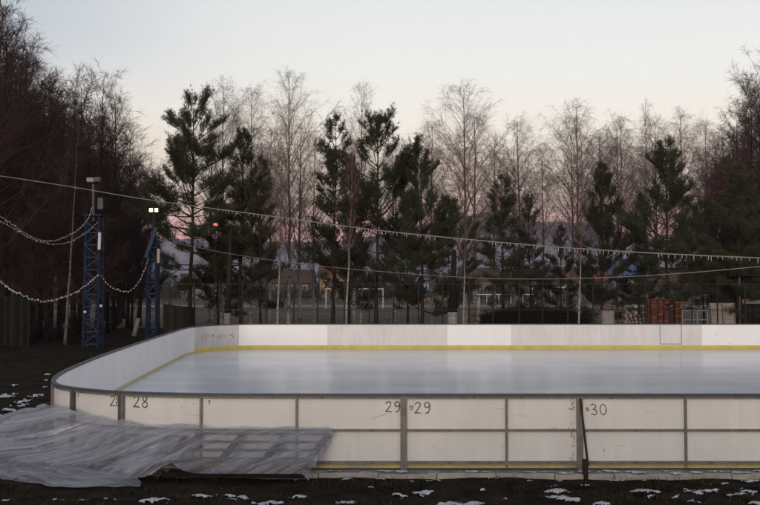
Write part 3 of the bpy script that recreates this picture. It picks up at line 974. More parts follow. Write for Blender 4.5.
def frame_thing(label, x0, x1, skew, top_z, foot_out, head_out, nb=4, ns=5, dy=0.0, raise_=0.0):
    """A timber lattice lying against the boards: beams up the slope, slats across them."""
    root = thing('timber_frame', label, 'timber frame', (0, 0, 0), 0, 'timber frames against the boards')
    def pt(u, v, lift=0.0):
        x = x0 + (x1 - x0) * u
        s = s_best(x); p, d, n = out_n(s)
        out = foot_out + (head_out - foot_out) * v
        q = p + n * (out + lift * .8)
        return Vector((q.x + skew * (1 - v), q.y + dy, GZ + 0.05 + raise_ + (top_z - GZ - 0.05 - raise_) * v + lift))
    for i in range(nb):
        mb = MB(); u = i / (nb - 1)
        mb.beam(pt(u, 0), pt(u, 1), 0.11, 0.06); mb.build('beam', 'wood', root)
    for j in range(ns):
        mb = MB(); v = 0.04 + 0.92 * j / (ns - 1)
        K = 5
        P = [pt(k / K * 1.04 - .02, v, 0.045) for k in range(K + 1)]
        for a, b in zip(P, P[1:]):
            mb.beam(a, b, 0.085, 0.028)
        mb.build('slat', 'wood', root)
    mb = MB(); mb.beam(pt(-.02, 0.0, -.07), pt(1.03, 0.0, -.07), .09, .10); mb.build('foot_beam', 'wood_dark', root)
    return root


frame_thing('weathered timber lattice clearly seen through the sheet end below 29', -3.05, -0.88, -0.42, 0.50, 0.62, 0.10, raise_=0.13)
frame_thing('timber lattice hidden under the folded sheet below the curved board', -5.0, -3.3, -0.35, 0.44, 0.50, 0.10, nb=7, ns=3)
frame_thing('timber lattice lying flat under the sheet past the rink corner', -7.0, -5.5, -0.3, 0.16, 1.1, 0.45, ns=3)


def sheet_mesh(name, verts, flow, thin, nu, nv):
    f = [(i * (nv + 1) + j, (i + 1) * (nv + 1) + j, (i + 1) * (nv + 1) + j + 1, i * (nv + 1) + j + 1) for i in range(nu) for j in range(nv)]
    me = bpy.data.meshes.new(name); me.from_pydata(verts, [], f)
    a_ = me.attributes.new('thin', 'FLOAT', 'POINT'); a_.data.foreach_set('value', thin)
    b_ = me.attributes.new('flow', 'FLOAT_VECTOR', 'POINT'); b_.data.foreach_set('vector', [c for p in flow for c in p])
    return link(name, me, 'sheet', smooth=True)


def clamp01(t):
    return min(1.0, max(0.0, t))


def build_sheet():
    """The plastic sheet: thrown over the frames, pulled into long folds up the slope, slack at its foot."""
    nu, nv = 300, 80
    verts, thin, flow = [], [], []
    for i in range(nu + 1):
        u = i / nu
        x = -8.6 + 7.80 * u
        p, d, n = out_n(s_best(max(x, -6.1)))
        if x < -6.1:                     # beyond the corner the sheet lies on the heap and the ground
            p = Vector((x, 16.9 - (x + 6.1) * .1, 0)); n = Vector((-.5, -.86, 0))
        w = clamp01((x + 3.25) / 0.5)            # 1 over the right-hand lattice
        w = w * w * (3 - 2 * w)
        left = clamp01((-x - 4.0) / 1.6)
        far = clamp01((-x - 6.1) / 2.0)
        foot_out = 0.70 + 0.55 * left + 0.5 * clamp01((-x - 5.6) / 1.5) + (0.10 * noise.noise(Vector((x * 1.3, 0, 7))) + .07 * noise.noise(Vector((x * 4.5, 0, 3)))) * (1 - w)
        head_z = 0.56 + 0.13 * left - 0.62 * far + 0.025 * noise.noise(Vector((x * 2.4, 3, 1)))
        for j in range(nv + 1):
            v = j / nv
            q = x - v * (1.5 + .9 * left)       # folds run from lower left to upper right
            q += .10 * noise.noise(Vector((x * .45, v * 0.7, 4)))
            f1 = noise.noise(Vector((q * 1.9, v * .22, 2.2))) + .5
            f2 = noise.noise(Vector((q * 4.6, v * .45, 6.2))) + .5
            f3 = noise.noise(Vector((q * 11, v * .9, 1.2)))
            amp = (0.085 + 0.085 * left) * (1 - w) + 0.006 * w
            lift = amp * f1 + (.050 * (1 - w) + .006 * w) * f2 + .014 * (1 - .6 * w) * f3
            lift += 0.095 * w + 0.085 * (1 - w)
            # slack swags lying across the lower part of the left half
            if left > 0:
                zz = v * 3.1 + .5 * math.sin(x * 1.3) + .5 * noise.noise(Vector((x * .9, v, 9)))
                lift += left * .085 * max(0, math.sin(zz * math.pi)) * (1 - v) * 1.4
            sag = 0.10 * left * math.sin(math.pi * v)
            lift *= clamp01(v * 5 + .25)
            out = foot_out + (0.085 - foot_out) * (v ** (0.92 + .35 * left))
            z = GZ + 0.025 + 0.12 * w + (head_z - GZ - .12 * w) * v
            # the mouth of the heap: the sheet's edge lifts off the ground left of the right-hand lattice
            gap = math.exp(-((x + 3.15) / .30) ** 2) * max(0, 1 - v / .30)
            z += 0.24 * gap; out -= 0.06 * gap
            xx = -0.40 * (1 - v) * (0.45 + .55 * w)
            r = p + n * (out + lift * .75)
            verts.append((r.x + xx, r.y, max(GZ + .02, z + lift * .6)))
            flow.append((q * 1.9, v * .95, x * .25))
            thin.append(0.25 * w + 0.03 + 0.12 * max(0, noise.noise(Vector((x * 1.3, v * 3, 11)))))
    for j in range(nv + 1):              # the free right-hand end droops beside the lattice
        for b, dz in ((0, .22), (1, .10), (2, .04)):
            k = (nu - b) * (nv + 1) + j
            a = verts[k]; verts[k] = (a[0] + .01 * (3 - b), a[1] + .01, max(GZ + .02, a[2] - dz * (.45 + .25 * math.sin(j * .35))))
    return tag(sheet_mesh('plastic_sheet', verts, flow, thin, nu, nv), 'crumpled translucent plastic sheet thrown over timber frames against the boards', 'plastic sheet')


build_sheet()
# second loose fold lying in front of it on the ground
def loose_fold():
    nu, nv = 150, 30
    verts, thin, flow = [], [], []
    for i in range(nu + 1):
        u = i / nu; x = -6.9 + 3.3 * u
        p, d, n = out_n(s_best(max(x, -5.6)))
        if x < -5.6: p = Vector((x, 15.95 + (-x - 5.6) * .1, 0)); n = Vector((-.45, -.89, 0))
        wid = math.sin(math.pi * u) ** .5
        for j in range(nv + 1):
            v = j / nv
            out = 1.50 - 0.62 * v * wid + .16 * noise.noise(Vector((x * 1.4, 1, 2))) + .10 * noise.noise(Vector((x * 4.2, 1, 5)))
            if x > -4.6: out -= 0.30 * (x + 4.6)
            q = x * .9 - v * .5
            f1 = noise.noise(Vector((q * 1.1 + v * .8, v * 3.0, 6))) + .4
            z = GZ + .025 + 0.20 * math.sin(math.pi * min(1, v * .62)) * wid + 0.07 * f1 * wid * min(1, v * 4)
            r = p + n * out
            verts.append((r.x, r.y, max(GZ + .02, z))); thin.append(.10); flow.append((v * 4 + x * .3, x * .9, 3.3))
    return tag(sheet_mesh('plastic_sheet', verts, flow, thin, nu, nv), 'loose grey fold of plastic lying on the soil at the foot of the covered frames', 'plastic sheet')


loose_fold()

t = thing('leaning_stick', 'thin dark brown stick leaning on the grey double post beside 30', 'stick', (0, 0, 0))
mb = MB(); mb.tube([at(588, 466, 14.72), at(580.3, 398, 14.90)], [0.022, 0.017], 7); mb.build('shaft', 'pole_brown', t)
mb = MB(); a = at(587.2, 479, 14.50); mb.box((a.x, 14.64, -.02), (.075, .075, .33), 0.2, .008); mb.build('foot_block', 'pole_brown', t)

# ------------------------------------------------------------------ trees
def seg_arrays(S, n=3):
    """S: rows of p0, p1, r0, r1 -> prisms with n sides."""
    S = np.asarray(S, np.float64)
    p0, p1, r0, r1 = S[:, 0:3], S[:, 3:6], S[:, 6], S[:, 7]
    d = p1 - p0; d /= np.maximum(np.linalg.norm(d, axis=1, keepdims=True), 1e-9)
    ref = np.where(np.abs(d[:, 2:3]) > .9, np.array([[1., 0, 0]]), np.array([[0, 0, 1.]]))
    s = np.cross(d, ref); s /= np.linalg.norm(s, axis=1, keepdims=True); t = np.cross(s, d)
    V = np.empty((len(S), 2 * n, 3))
    for k in range(n):
        a = 2 * math.pi * k / n
        o = s * math.cos(a) + t * math.sin(a)
        V[:, k] = p0 + o * r0[:, None]; V[:, n + k] = p1 + o * r1[:, None]
    idx = np.arange(len(S))[:, None] * 2 * n
    Fc = np.concatenate([np.concatenate([idx + k, idx + (k + 1) % n, idx + n + (k + 1) % n, idx + n + k], 1) for k in range(n)], 0)
    return V.reshape(-1, 3), Fc


def unit(v):
    return v / max(1e-9, np.linalg.norm(v))


def bare_tree(seed, H, kind):
    """(trunk mesh, crown mesh) of a leafless tree. kind: birch, weeping, thicket, broad."""
    g = np.random.default_rng(seed)
    cfg = dict(birch=dict(nb=56, el=(40, 66), bl=.30, ns=11, nt=17, droop=.45, tl=.80, t0=.20, r0=.0085),
               weeping=dict(nb=50, el=(34, 60), bl=.31, ns=11, nt=18, droop=1.25, tl=1.15, t0=.28, r0=.0085),
               thicket=dict(nb=70, el=(36, 66), bl=.36, ns=12, nt=19, droop=-.1, tl=.75, t0=.10, r0=.010),
               broad=dict(nb=56, el=(25, 60), bl=.44, ns=13, nt=20, droop=.15, tl=.85, t0=.15, r0=.011),
               slim=dict(nb=36, el=(52, 75), bl=.20, ns=6, nt=9, droop=.5, tl=.6, t0=.40, r0=.0065))[kind]
    tw = .0055 if kind in ('thicket', 'broad') else .0034
    sw = .0085 if kind in ('thicket', 'broad') else .0056
    trunk, crown = [], []
    K = 16
    pts = [np.zeros(3)]
    w = g.normal(0, .010, (K, 2)) * H / K * 6
    for i in range(K):
        pts.append(pts[-1] + np.array([w[i, 0] * .35, w[i, 1] * .35, H / K]))
    pts = np.array(pts)
    r0 = H * cfg['r0']
    rad = r0 * (1 - np.linspace(0, 1, K + 1) ** 0.8 * .95) + .006
    rad[0] *= 1.25
    def on_trunk(t):
        x = t * K; i = min(int(x), K - 1); return pts[i] + (pts[i + 1] - pts[i]) * (x - i), rad[i] + (rad[i + 1] - rad[i]) * (x - i)
    gold = 2.39996
    az0 = g.uniform(0, 6.28)
    for b in range(cfg['nb']):
        t = cfg['t0'] + (1 - cfg['t0']) * ((b + g.uniform(0, 1)) / cfg['nb']) ** .85
        t = min(t, .985)
        p, rr = on_trunk(t)
        L = H * cfg['bl'] * (1 - t * .82) ** .9 * g.uniform(.6, 1.15) + .25
        if kind in ('birch', 'weeping', 'slim'):
            L = H * cfg['bl'] * g.uniform(.55, 1.15) * np.interp(t, [0, .2, .45, .7, .9, 1], [.6, .85, 1.0, .74, .36, .10]) + .2
        if kind in ('broad', 'thicket') and t < .3: L *= .55 + t
        el = R(cfg['el'][0] + (cfg['el'][1] - cfg['el'][0]) * (t * .6 + .4 * g.random()))
        az = az0 + b * gold + g.normal(0, .4)
        d = np.array([math.cos(az) * math.cos(el), math.sin(az) * math.cos(el), math.sin(el)])
        n1 = 6; q = p.copy(); br = min(rr * .55, .006 + L * .0075)
        bp = [q.copy()]
        for i in range(n1):
            d = unit(d + g.normal(0, .09, 3) + np.array([0, 0, .05 - .12 * max(0, cfg['droop']) * (i / n1) ** 2]))
            q2 = q + d * L / n1
            f0, f1 = 1 - i / n1 * .85, 1 - (i + 1) / n1 * .85
            crown.append([*q, *q2, br * f0, br * f1]); q = q2; bp.append(q.copy())
        bp = np.array(bp)
        rel = min(1.25, L / (H * cfg['bl'] * .8))
        ns_ = max(3, int(cfg['ns'] * rel + .5))
        for s in range(ns_):
            u = .18 + .82 * (s + g.random()) / ns_
            x = u * n1; i = min(int(x), n1 - 1); q = bp[i] + (bp[i + 1] - bp[i]) * (x - i)
            bd = unit(bp[i + 1] - bp[i])
            sd_ = unit(bd * .9 + g.normal(0, .6, 3) + np.array([0, 0, .15]))
            l2 = L * g.uniform(.22, .42) * (1.1 - u * .5) + .15
            n2 = 3; sp = [q.copy()]; d2 = sd_
            for k in range(n2):
                d2 = unit(d2 + g.normal(0, .12, 3) + np.array([0, 0, -.18 * cfg['droop'] * (k + 1) / n2]))
                q2 = q + d2 * l2 / n2
                crown.append([*q, *q2, sw * (1 - k * .22), sw * (1 - (k + 1) * .22)]); q = q2; sp.append(q.copy())
            sp = np.array(sp)
            for w_ in range(max(4, int(cfg['nt'] * (.45 + .55 * rel)))):
                u2 = g.random(); x = u2 * n2; i = min(int(x), n2 - 1); q = sp[i] + (sp[i + 1] - sp[i]) * (x - i)
                d3 = unit(unit(sp[i + 1] - sp[i]) * .7 + g.normal(0, .55, 3) + np.array([0, 0, -.45 * cfg['droop']]))
                l3 = cfg['tl'] * g.uniform(.35, 1.0) * (.55 + .45 * min(1, rel))
                m1 = q + d3 * l3 * .5
                d4 = unit(d3 + g.normal(0, .15, 3) + np.array([0, 0, -.5 * cfg['droop']]))
                m2 = m1 + d4 * l3 * .5
                crown.append([*q, *m1, tw, tw * .75]); crown.append([*m1, *m2, tw * .75, tw * .4])
    mbt = MB(); mbt.tube(pts, list(rad), 8)
    V, Fc = seg_arrays(crown, 3)
    return mbt, V, Fc


def pine_tree(seed, H, Rm, cs, prof, dens=1.0):
    g = np.random.default_rng(seed)
    K = 14
    pts = [np.zeros(3)]
    for i in range(K):
        pts.append(pts[-1] + np.array([g.normal(0, .03), g.normal(0, .03), H / K]))
    pts = np.array(pts)
    r0 = H * .0115
    rad = r0 * (1 - np.linspace(0, 1, K + 1) ** .9 * .93) + .008; rad[0] *= 1.2
    def on_trunk(z):
        x = min(.999, z / H) * K; i = int(x); return pts[i] + (pts[i + 1] - pts[i]) * (x - i)
    br, tuft = [], []
    z = cs * H
    lop = g.uniform(0, 6.28, 3); lz = g.uniform(.6, 1.6, 3)
    while z < H * .985:
        t = (z - cs * H) / (H * (1 - cs))
        R_ = Rm * np.interp(t, prof[0], prof[1])
        nb = int(g.integers(4, 7)) if t < .85 else 4
        a0 = g.uniform(0, 6.28)
        for b in range(nb):
            if g.random() < .16: continue
            az = a0 + b * 6.283 / nb + g.normal(0, .35)
            uneven = 1 + (.32 * math.sin(az + lop[0] + z * lz[0]) * (1 - t * .8)) + .18 * math.sin(2 * az + lop[1] + z * lz[1])
            L = R_ * g.uniform(.55, 1.15) * uneven + .15
            el = R(2 + 52 * t ** 1.1 + g.normal(0, 12))
            d = np.array([math.cos(az) * math.cos(el), math.sin(az) * math.cos(el), math.sin(el)])
            q = on_trunk(z + g.normal(0, .10)); n1 = 6; bp = [q.copy()]; rb = .012 + L * .011
            for i in range(n1):
                d = unit(d + g.normal(0, .10, 3) + np.array([0, 0, .16 * (i / n1)]))
                q2 = q + d * L / n1
                br.append([*q, *q2, rb * (1 - i / n1 * .8), rb * (1 - (i + 1) / n1 * .8)]); q = q2; bp.append(q.copy())
            bp = np.array(bp)
            tuft.append((q, d, 1.2))
            nsub = max(4, int(L * 6.8 * dens))
            for s in range(nsub):
                u = .38 + .62 * ((s + g.random()) / nsub) ** .8
                x = u * n1; i = min(int(x), n1 - 1); q = bp[i] + (bp[i + 1] - bp[i]) * (x - i)
                bd = unit(bp[i + 1] - bp[i])
                side = np.cross(bd, [0, 0, 1.]) * (1 if s % 2 else -1)
                d2 = unit(bd * .7 + side * g.uniform(.2, 1.0) + np.array([0, 0, g.uniform(.1, .9)]))
                l2 = (L * .30 * (1.15 - u * .6) + .20) * g.uniform(.6, 1.2)
                q2 = q + d2 * l2
                br.append([*q, *q2, .011, .006])
                nt = max(2, int(l2 / .13))
                for k in range(nt):
                    c = q + d2 * l2 * (.25 + .75 * (k + 1) / nt)
                    tuft.append((c, unit(d2 + np.array([0, 0, .45])), g.uniform(.8, 1.2)))
                    for _ in range(2):
                        if g.random() < .55:
                            o = g.normal(0, .14, 3); o[2] = abs(o[2]) * 1.1
                            tuft.append((c + o, unit(d2 + o * 5), g.uniform(.75, 1.05)))
        z += g.uniform(.48, .88) * (1.15 - .5 * t)
    tuft.append((pts[-1], np.array([0, 0, 1.]), 1.2))
    # needles: a spray of thin blades round every shoot
    nn = 12
    C = np.array([c for c, _, _ in tuft]); D = np.array([d for _, d, _ in tuft]); S = np.array([s for _, _, s in tuft])
    n = len(C)
    C = np.repeat(C, nn, 0); D = np.repeat(D, nn, 0); S = np.repeat(S, nn)
    rv = g.normal(0, 1, (n * nn, 3)); rv /= np.linalg.norm(rv, axis=1, keepdims=True)
    dn = D * .75 + rv; dn /= np.linalg.norm(dn, axis=1, keepdims=True)
    ln = g.uniform(.11, .23, n * nn) * S; wd = g.uniform(.010, .018, n * nn)
    C = C - D * (g.random(n * nn) * .10)[:, None]
    sd_ = np.cross(dn, g.normal(0, 1, (n * nn, 3))); sd_ /= np.linalg.norm(sd_, axis=1, keepdims=True)
    V = np.empty((n * nn, 4, 3))
    V[:, 0] = C - sd_ * (wd * .5)[:, None]; V[:, 1] = C + sd_ * (wd * .5)[:, None]
    V[:, 2] = C + dn * ln[:, None] + sd_ * (wd * .35)[:, None]; V[:, 3] = C + dn * ln[:, None] - sd_ * (wd * .35)[:, None]
    mbt = MB(); mbt.tube(pts, list(rad), 8)
    Vb, Fb = seg_arrays(br, 4)
    return mbt, (Vb, Fb), (V.reshape(-1, 3), np.arange(4 * n * nn).reshape(-1, 4))


HID = []          # prototypes that are placed by their first use


class Proto:
    """Shared mesh data of one tree; place() links a new thing with its parts."""
    def __init__(self, name, cat, parts, H):
        self.name, self.cat, self.parts, self.H = name, cat, parts, H

    def place(self, px, top, Y, label, group, lean=0.0, wide=1.0, mats=None):
        x = (px - CX) / F * Y
        h = CAMZ + (HZ - top) / F * Y - GZ
        k = h / self.H
        r = thing(self.name, label, self.cat, (x, Y, GZ - .05), random.uniform(0, 6.28), group)
        r.scale = (k * wide, k * wide, k)
        for nm, me in self.parts:
            o = bpy.data.objects.new(nm, me); COL.objects.link(o); o.parent = r
        if lean:
            r.rotation_euler = (0, lean, 0)
        return r


def proto_bare(name, cat, seed, H, kind, bark, twig):
    mbt, V, Fc = bare_tree(seed, H, kind)
    a = bpy.data.meshes.new(name + '_trunk'); a.from_pydata(mbt.v, [], mbt.f); a.materials.append(M[bark])
    a.polygons.foreach_set('use_smooth', [True] * len(a.polygons))
    b = mesh_np(name + '_crown', V, Fc); b.materials.append(M[twig])
    return Proto(name, cat, [('trunk', a), ('crown', b)], H)


def proto_pine(seed, H, Rm, cs, prof, dens=1.0):
    mbt, (Vb, Fb), (Vn, Fn) = pine_tree(seed, H, Rm, cs, prof, dens)
    a = bpy.data.meshes.new('pine_trunk'); a.from_pydata(mbt.v, [], mbt.f); a.materials.append(M['pine_bark'])
    a.polygons.foreach_set('use_smooth', [True] * len(a.polygons))
    V = np.concatenate([Vb, Vn]); Fc = np.concatenate([Fb, Fn + len(Vb)])
    b = mesh_np('pine_crown', V, Fc); b.materials.append(M['pine_bark']); b.materials.append(M['needle'])
    mi = np.zeros(len(Fc), np.int32); mi[len(Fb):] = 1
    b.polygons.foreach_set('material_index', mi); b.update()
    return Proto('pine_tree', 'pine tree', [('trunk', a), ('crown', b)], H)


SPREAD = ([0, .12, .35, .6, .8, .92, 1], [.55, .85, 1.0, .82, .5, .42, .1])
CONE = ([0, .1, .3, .6, .85, 1], [.7, 1.0, .85, .55, .3, .08])
COLUMN = ([0, .15, .5, .8, 1], [.6, 1.0, .8, .62, .12])
PA = proto_pine(11, 13.0, 3.3, .25, SPREAD)
PB = proto_pine(12, 12.0, 2.5, .20, CONE)
PC = proto_pine(13, 12.0, 1.75, .24, COLUMN)
PD = proto_pine(14, 12.5, 2.9, .16, CONE, 1.1)
PE = proto_pine(15, 11.0, 2.7, .22, SPREAD)
BA = [proto_bare('birch_tree', 'birch tree', 21 + k, 16.0, kd, 'birch_bark', 'birch_twig') for k, kd in enumerate(['birch', 'weeping', 'birch', 'weeping'])]
BS = proto_bare('birch_tree', 'birch tree', 31, 13.0, 'slim', 'birch_bark', 'birch_twig')
M['dim_bark'] = mat('dim_bark', (0.17, 0.15, 0.14), 0.9, 0.1, scale=2.2, col2=(0.045, 0.038, 0.035), stretch=(1, 1, 3))
BSD = proto_bare('birch_tree', 'birch tree', 33, 13.0, 'slim', 'dim_bark', 'dark_twig')
TH = [proto_bare('bare_tree', 'bare tree', 41 + k, 15.0, kd, 'dark_bark', 'dark_twig') for k, kd in enumerate(['thicket', 'broad', 'thicket'])]
TP = [proto_bare('bare_tree', 'bare tree', 51 + k, 15.0, kd, 'dark_bark', 'purple_twig') for k, kd in enumerate(['thicket', 'broad'])]

GP = 'pines behind the rink'
for p, px, top, Y, wide, lab in [
    (PA, 190, 107, 51.5, .95, 'tallest spreading pine just right of the lit floodlight tower'),
    (PB, 241, 130, 52, .95, 'dark pine close behind and right of the tallest spreading pine'),
    (PC, 262, 163, 50, .9, 'short pine right of the two tall pines above the lit tower side'),
    (PC, 331, 121, 51, 1.0, 'narrow columnar pine with a pointed tip left of the bushy tall pine'),
    (PB, 349, 155, 54, .75, 'slim pine squeezed between the pointed narrow pine and the bushy tall pine'),
    (PE, 376, 122, 50, .95, 'bushy tall pine in front of the white goal crossbar'),
    (PD, 421, 147, 50, .9, 'broad dark pine just left of the limewashed thick trunk'),
    (PC, 505, 181, 50, 1.15, 'short pine right of the big round birch'),
    (PB, 530, 196, 54, .8, 'small pine behind the left end of the brush pile'),
    (PB, 561, 226, 56, .9, 'lowest small pine between the brush pile and the log pile pine'),
    (PD, 602, 162, 50, .82, 'cone shaped pine right of the white curved birch trunk'),
    (PD, 668, 138, 49, .95, 'tall dense pine right above the brick stacks'),
    (PE, 703, 205, 53, .95, 'low drooping pine behind the grey railing'),
    (PD, 738, 163, 49, 1.05, 'dark broad pine beside the plank shed'),
    (PA, 786, 150, 52, 1.0, 'wide pine behind the plank shed'),
    (PE, 449, 203, 51.5, .9, 'low pine behind the thick limewashed trunk'),
    (PE, 141, 205, 66, .8, 'dark low pine between the two blue towers'),
    (PB, 218, 205, 56, 1.1, 'low dark pine filling the gap behind the tallest spreading pine'),
    (PE, 408, 205, 55, .9, 'low pine behind the bushy tall pine with its crown over the fence'),
    (PB, 640, 225, 57, 1.1, 'low pine behind the pale log pile'),
]:
    p.place(px, top, Y, lab, GP, wide=wide)

GB = 'bare birches behind the rink'
for k, (p, px, top, Y, wide, lean, lab) in enumerate([
    (BS, 277, 150, 47.6, 1.0, 0.02, 'slim birch with a white trunk left of the goal'),
    (BS, 345, 140, 47.8, 1.0, 0.035, 'slim birch with a bright white curved trunk in front of the goal crossbar'),
    (BS, 463, 165, 47.6, .9, 0.01, 'slim white trunked birch right of the thick limewashed trunk'),
    (BS, 578, 150, 47.8, .9, 0.02, 'slim birch with a curved white trunk right of the brush pile'),
    (BSD, 66, 118, 46.5, 1.1, 0.05, 'pale slim birch standing in the dark thicket left of the unlit tower'),
    (BA[1], 222, 84, 58, .9, 0, 'drooping birch rising behind the tallest spreading pine'),
    (BA[3], 251, 90, 60, .95, 0, 'drooping birch behind the dark pine that stands second from the lit tower'),
    (BA[0], 289, 77, 54, 1.0, 0, 'tallest slender birch in the gap between the two pairs of pines'),
    (BA[2], 314, 140, 66, .8, 0, 'pale low birch behind the pointed narrow pine'),
    (BA[2], 361, 90, 57, .75, 0, 'slender birch tip showing behind the bushy tall pine'),
    (BA[3], 432, 124, 64, .9, 0, 'faint birch between the broad dark pine and the big round birch'),
    (BA[0], 466, 86, 53, 1.12, 0, 'big round bare birch standing alone above the limewashed trunk'),
    (BA[1], 515, 150, 63, 1.0, 0, 'low drooping birch right of the big round birch'),
    (BA[3], 543, 148, 61, 1.0, 0, 'drooping birch over the right part of the brush pile'),
    (BA[1], 579, 104, 55, 1.05, 0, 'tall weeping birch left of the cone shaped pine'),
    (BA[3], 622, 118, 59, 1.0, 0, 'weeping birch between the cone shaped pine and the tall dense pine'),
    (BS, 647, 103, 60, .8, 0, 'thin pole-like birch tip left of the tall dense pine'),
    (BA[1], 684, 114, 58, 1.0, 0, 'weeping birch rising behind the tall dense pine'),
    (BA[2], 716, 135, 60, .95, 0, 'birch in the gap between the tall dense pine and the broad dark one'),
    (BA[0], 395, 143, 67, .85, 0, 'thin pale birch between the bushy tall pine and the broad dark pine'),
    (BA[0], 601, 135, 68, 1.0, 0, 'birch directly behind the cone shaped pine'),
    (BA[2], 495, 140, 67, .9, 0, 'faint birch behind the short pine near the big round birch'),
    (BA[1], 655, 140, 67, 1.0, 0, 'faint birch behind the brick stacks and tall dense pine'),
    (BA[3], 270, 130, 68, .9, 0, 'faint birch behind the short pine near the lit tower'),
]):
    p.place(px, top, Y, lab, GB, lean, wide)

GBB = 'faint birches in the back row'
for k in range(12):
    px = 212 + k * 45 + random.uniform(-9, 9)
    top = 122 + 28 * noise.noise(Vector((k * .9, 3.1, 0))) + random.uniform(-8, 14) + (18 if px < 420 else 0)
    BA[k % 4].place(px, top, random.uniform(66, 84), 'faint bare birch in the hazy back row of the grove behind the rink', GBB, wide=random.uniform(.95, 1.25))

GL = 'dark bare trees behind the unlit tower'
left_lab = 'dark bare tree in the thicket round the unlit floodlight tower'
for k, (px, top, Y, wide) in enumerate([(-40, -20, 47, 1.1), (-14, 5, 46, 1.0), (6, 22, 48, 1.0), (24, 62, 50, .9), (40, 85, 51, 1.0), (60, 98, 53, 1.0), (80, 86, 55, .9), (100, 84, 56, .9),
                                        (114, 104, 60, .9), (128, 138, 62, .9), (140, 172, 66, 1.0), (16, 50, 58, 1.2), (48, 88, 60, 1.2), (74, 104, 62, 1.2), (-25, 20, 60, 1.2), (98, 125, 64, 1.2),
                                        (120, 165, 70, 1.2), (30, 95, 66, 1.3), (88, 150, 52, 1.1), (60, 150, 50, 1.1), (10, 110, 52, 1.2), (34, 135, 48, 1.2), (-6, 70, 66, 1.3), (108, 185, 57, 1.2), (132, 215, 60, 1.2), (2, 120, 70, 1.4), (22, 75, 72, 1.3), (44, 112, 74, 1.4), (66, 118, 70, 1.4), (84, 130, 76, 1.4), (104, 140, 74, 1.4),
                                        (124, 190, 78, 1.4), (-20, 60, 74, 1.4), (52, 170, 49, 1.2), (84, 190, 50, 1.2), (118, 215, 66, 1.3)]):
    TH[k % 3].place(px, top, Y, left_lab, GL, wide=wide * 1.15)
GR = 'purple bare trees behind the plank shed'
for k, (px, top, Y, wide) in enumerate([(722, 150, 58, .9), (738, 122, 57, .9), (752, 95, 55, .9), (766, 74, 53, 1.0), (785, 62, 54, 1.0), (744, 128, 63, 1.1), (762, 104, 64, 1.1), (800, 80, 60, 1.1), (728, 165, 66, 1.1), (712, 160, 70, 1.2), (750, 140, 72, 1.3), (776, 100, 70, 1.3), (735, 150, 60, 1.1)]):
    TP[k % 2].place(px, top, Y, 'purplish bare tree in the thicket rising behind the broad pine and plank shed', GR, wide=wide)

# the thick limewashed trunk and the two other painted or dead trunks
def stump(name, label, pts, rads, ms, cut):
    r = thing(name, label, 'tree trunk', tuple(pts[0]))
    o = Vector(pts[0])
    mb = MB(); mb.tube([Vector(p) - o for p in pts[cut:]], rads[cut:], 10); mb.build('trunk', ms[1], r, smooth=True)
    mb = MB(); mb.tube([Vector(p) - o for p in pts[:cut + 1]], [x * 1.012 for x in rads[:cut + 1]], 10); mb.build('limewash', ms[0], r, smooth=True)
    return r
def col(px0, px1, top, Y, yl):
    a = at(px0, 340, Y); a.z = GZ - .05; b = at(px0 + (px1 - px0) * .3, yl, Y); c = at(px1, top, Y)
    m_ = b.lerp(c, .5); return [a, b, m_, c]
stump('tree_trunk', 'thick dark tree trunk with a limewashed foot', col(452, 454, 250, 48, 312), [.29, .26, .19, .12], ('lime', 'dark_bark'), 1)
stump('tree_trunk', 'dark tree trunk with a limewashed foot under the blue backboard', col(226, 231, 225, 49, 313), [.20, .18, .13, .03], ('lime', 'pine_bark'), 1)
stump('tree_trunk', 'leaning dark tree trunk with a white foot between the blue towers', col(134, 149, 225, 54, 318), [.15, .13, .10, .03], ('lime', 'dark_bark'), 1)
stump('tree_trunk', 'pale broken trunk right of the white trunked slim birch', col(478, 479, 297, 49, 316), [.13, .12, .11, .08], ('lime', 'lime'), 1)

# ------------------------------------------------------------------ floodlight towers
def lattice(name_root, cx, cy, w, z0, z1, step, lean=None):
    for sx_ in (-1, 1):
        for sy_ in (-1, 1):
            mb = MB(); mb.beam((cx + sx_ * w / 2, cy + sy_ * w / 2, z0), (cx + sx_ * w * .42, cy + sy_ * w * .42, z1), .10, .10)
            mb.build('leg', 'blue', name_root)
    mb = MB(); z = z0 + .3; k = 0
    while z + step < z1:
        h = w / 2
        c = [(-h, -h), (h, -h), (h, h), (-h, h)]
        for i in range(4):
            a, b = c[i], c[(i + 1) % 4]
            mb.beam((cx + a[0], cy + a[1], z), (cx + b[0], cy + b[1], z), .04, .04)
            if k % 2: a, b = b, a
            mb.beam((cx + a[0], cy + a[1], z + .03), (cx + b[0], cy + b[1], z + step - .03), .04, .04)
        z += step; k += 1
    mb.build('bracing', 'blue', name_root)


def floodlight(parent, c, tilt, m_glass, w=.40, name='floodlight', body='grey_metal'):
    mb = MB(); mb.box((c[0], c[1], c[2]), (w, .22, .24), tilt, .03); o = mb.build(name, body, parent)
    mb = MB(); mb.box((c[0] + math.sin(tilt) * .118, c[1] - math.cos(tilt) * .118, c[2] - .01), (w * .85, .012, .18), tilt); mb.build('lamp_glass', m_glass, o)
    return o


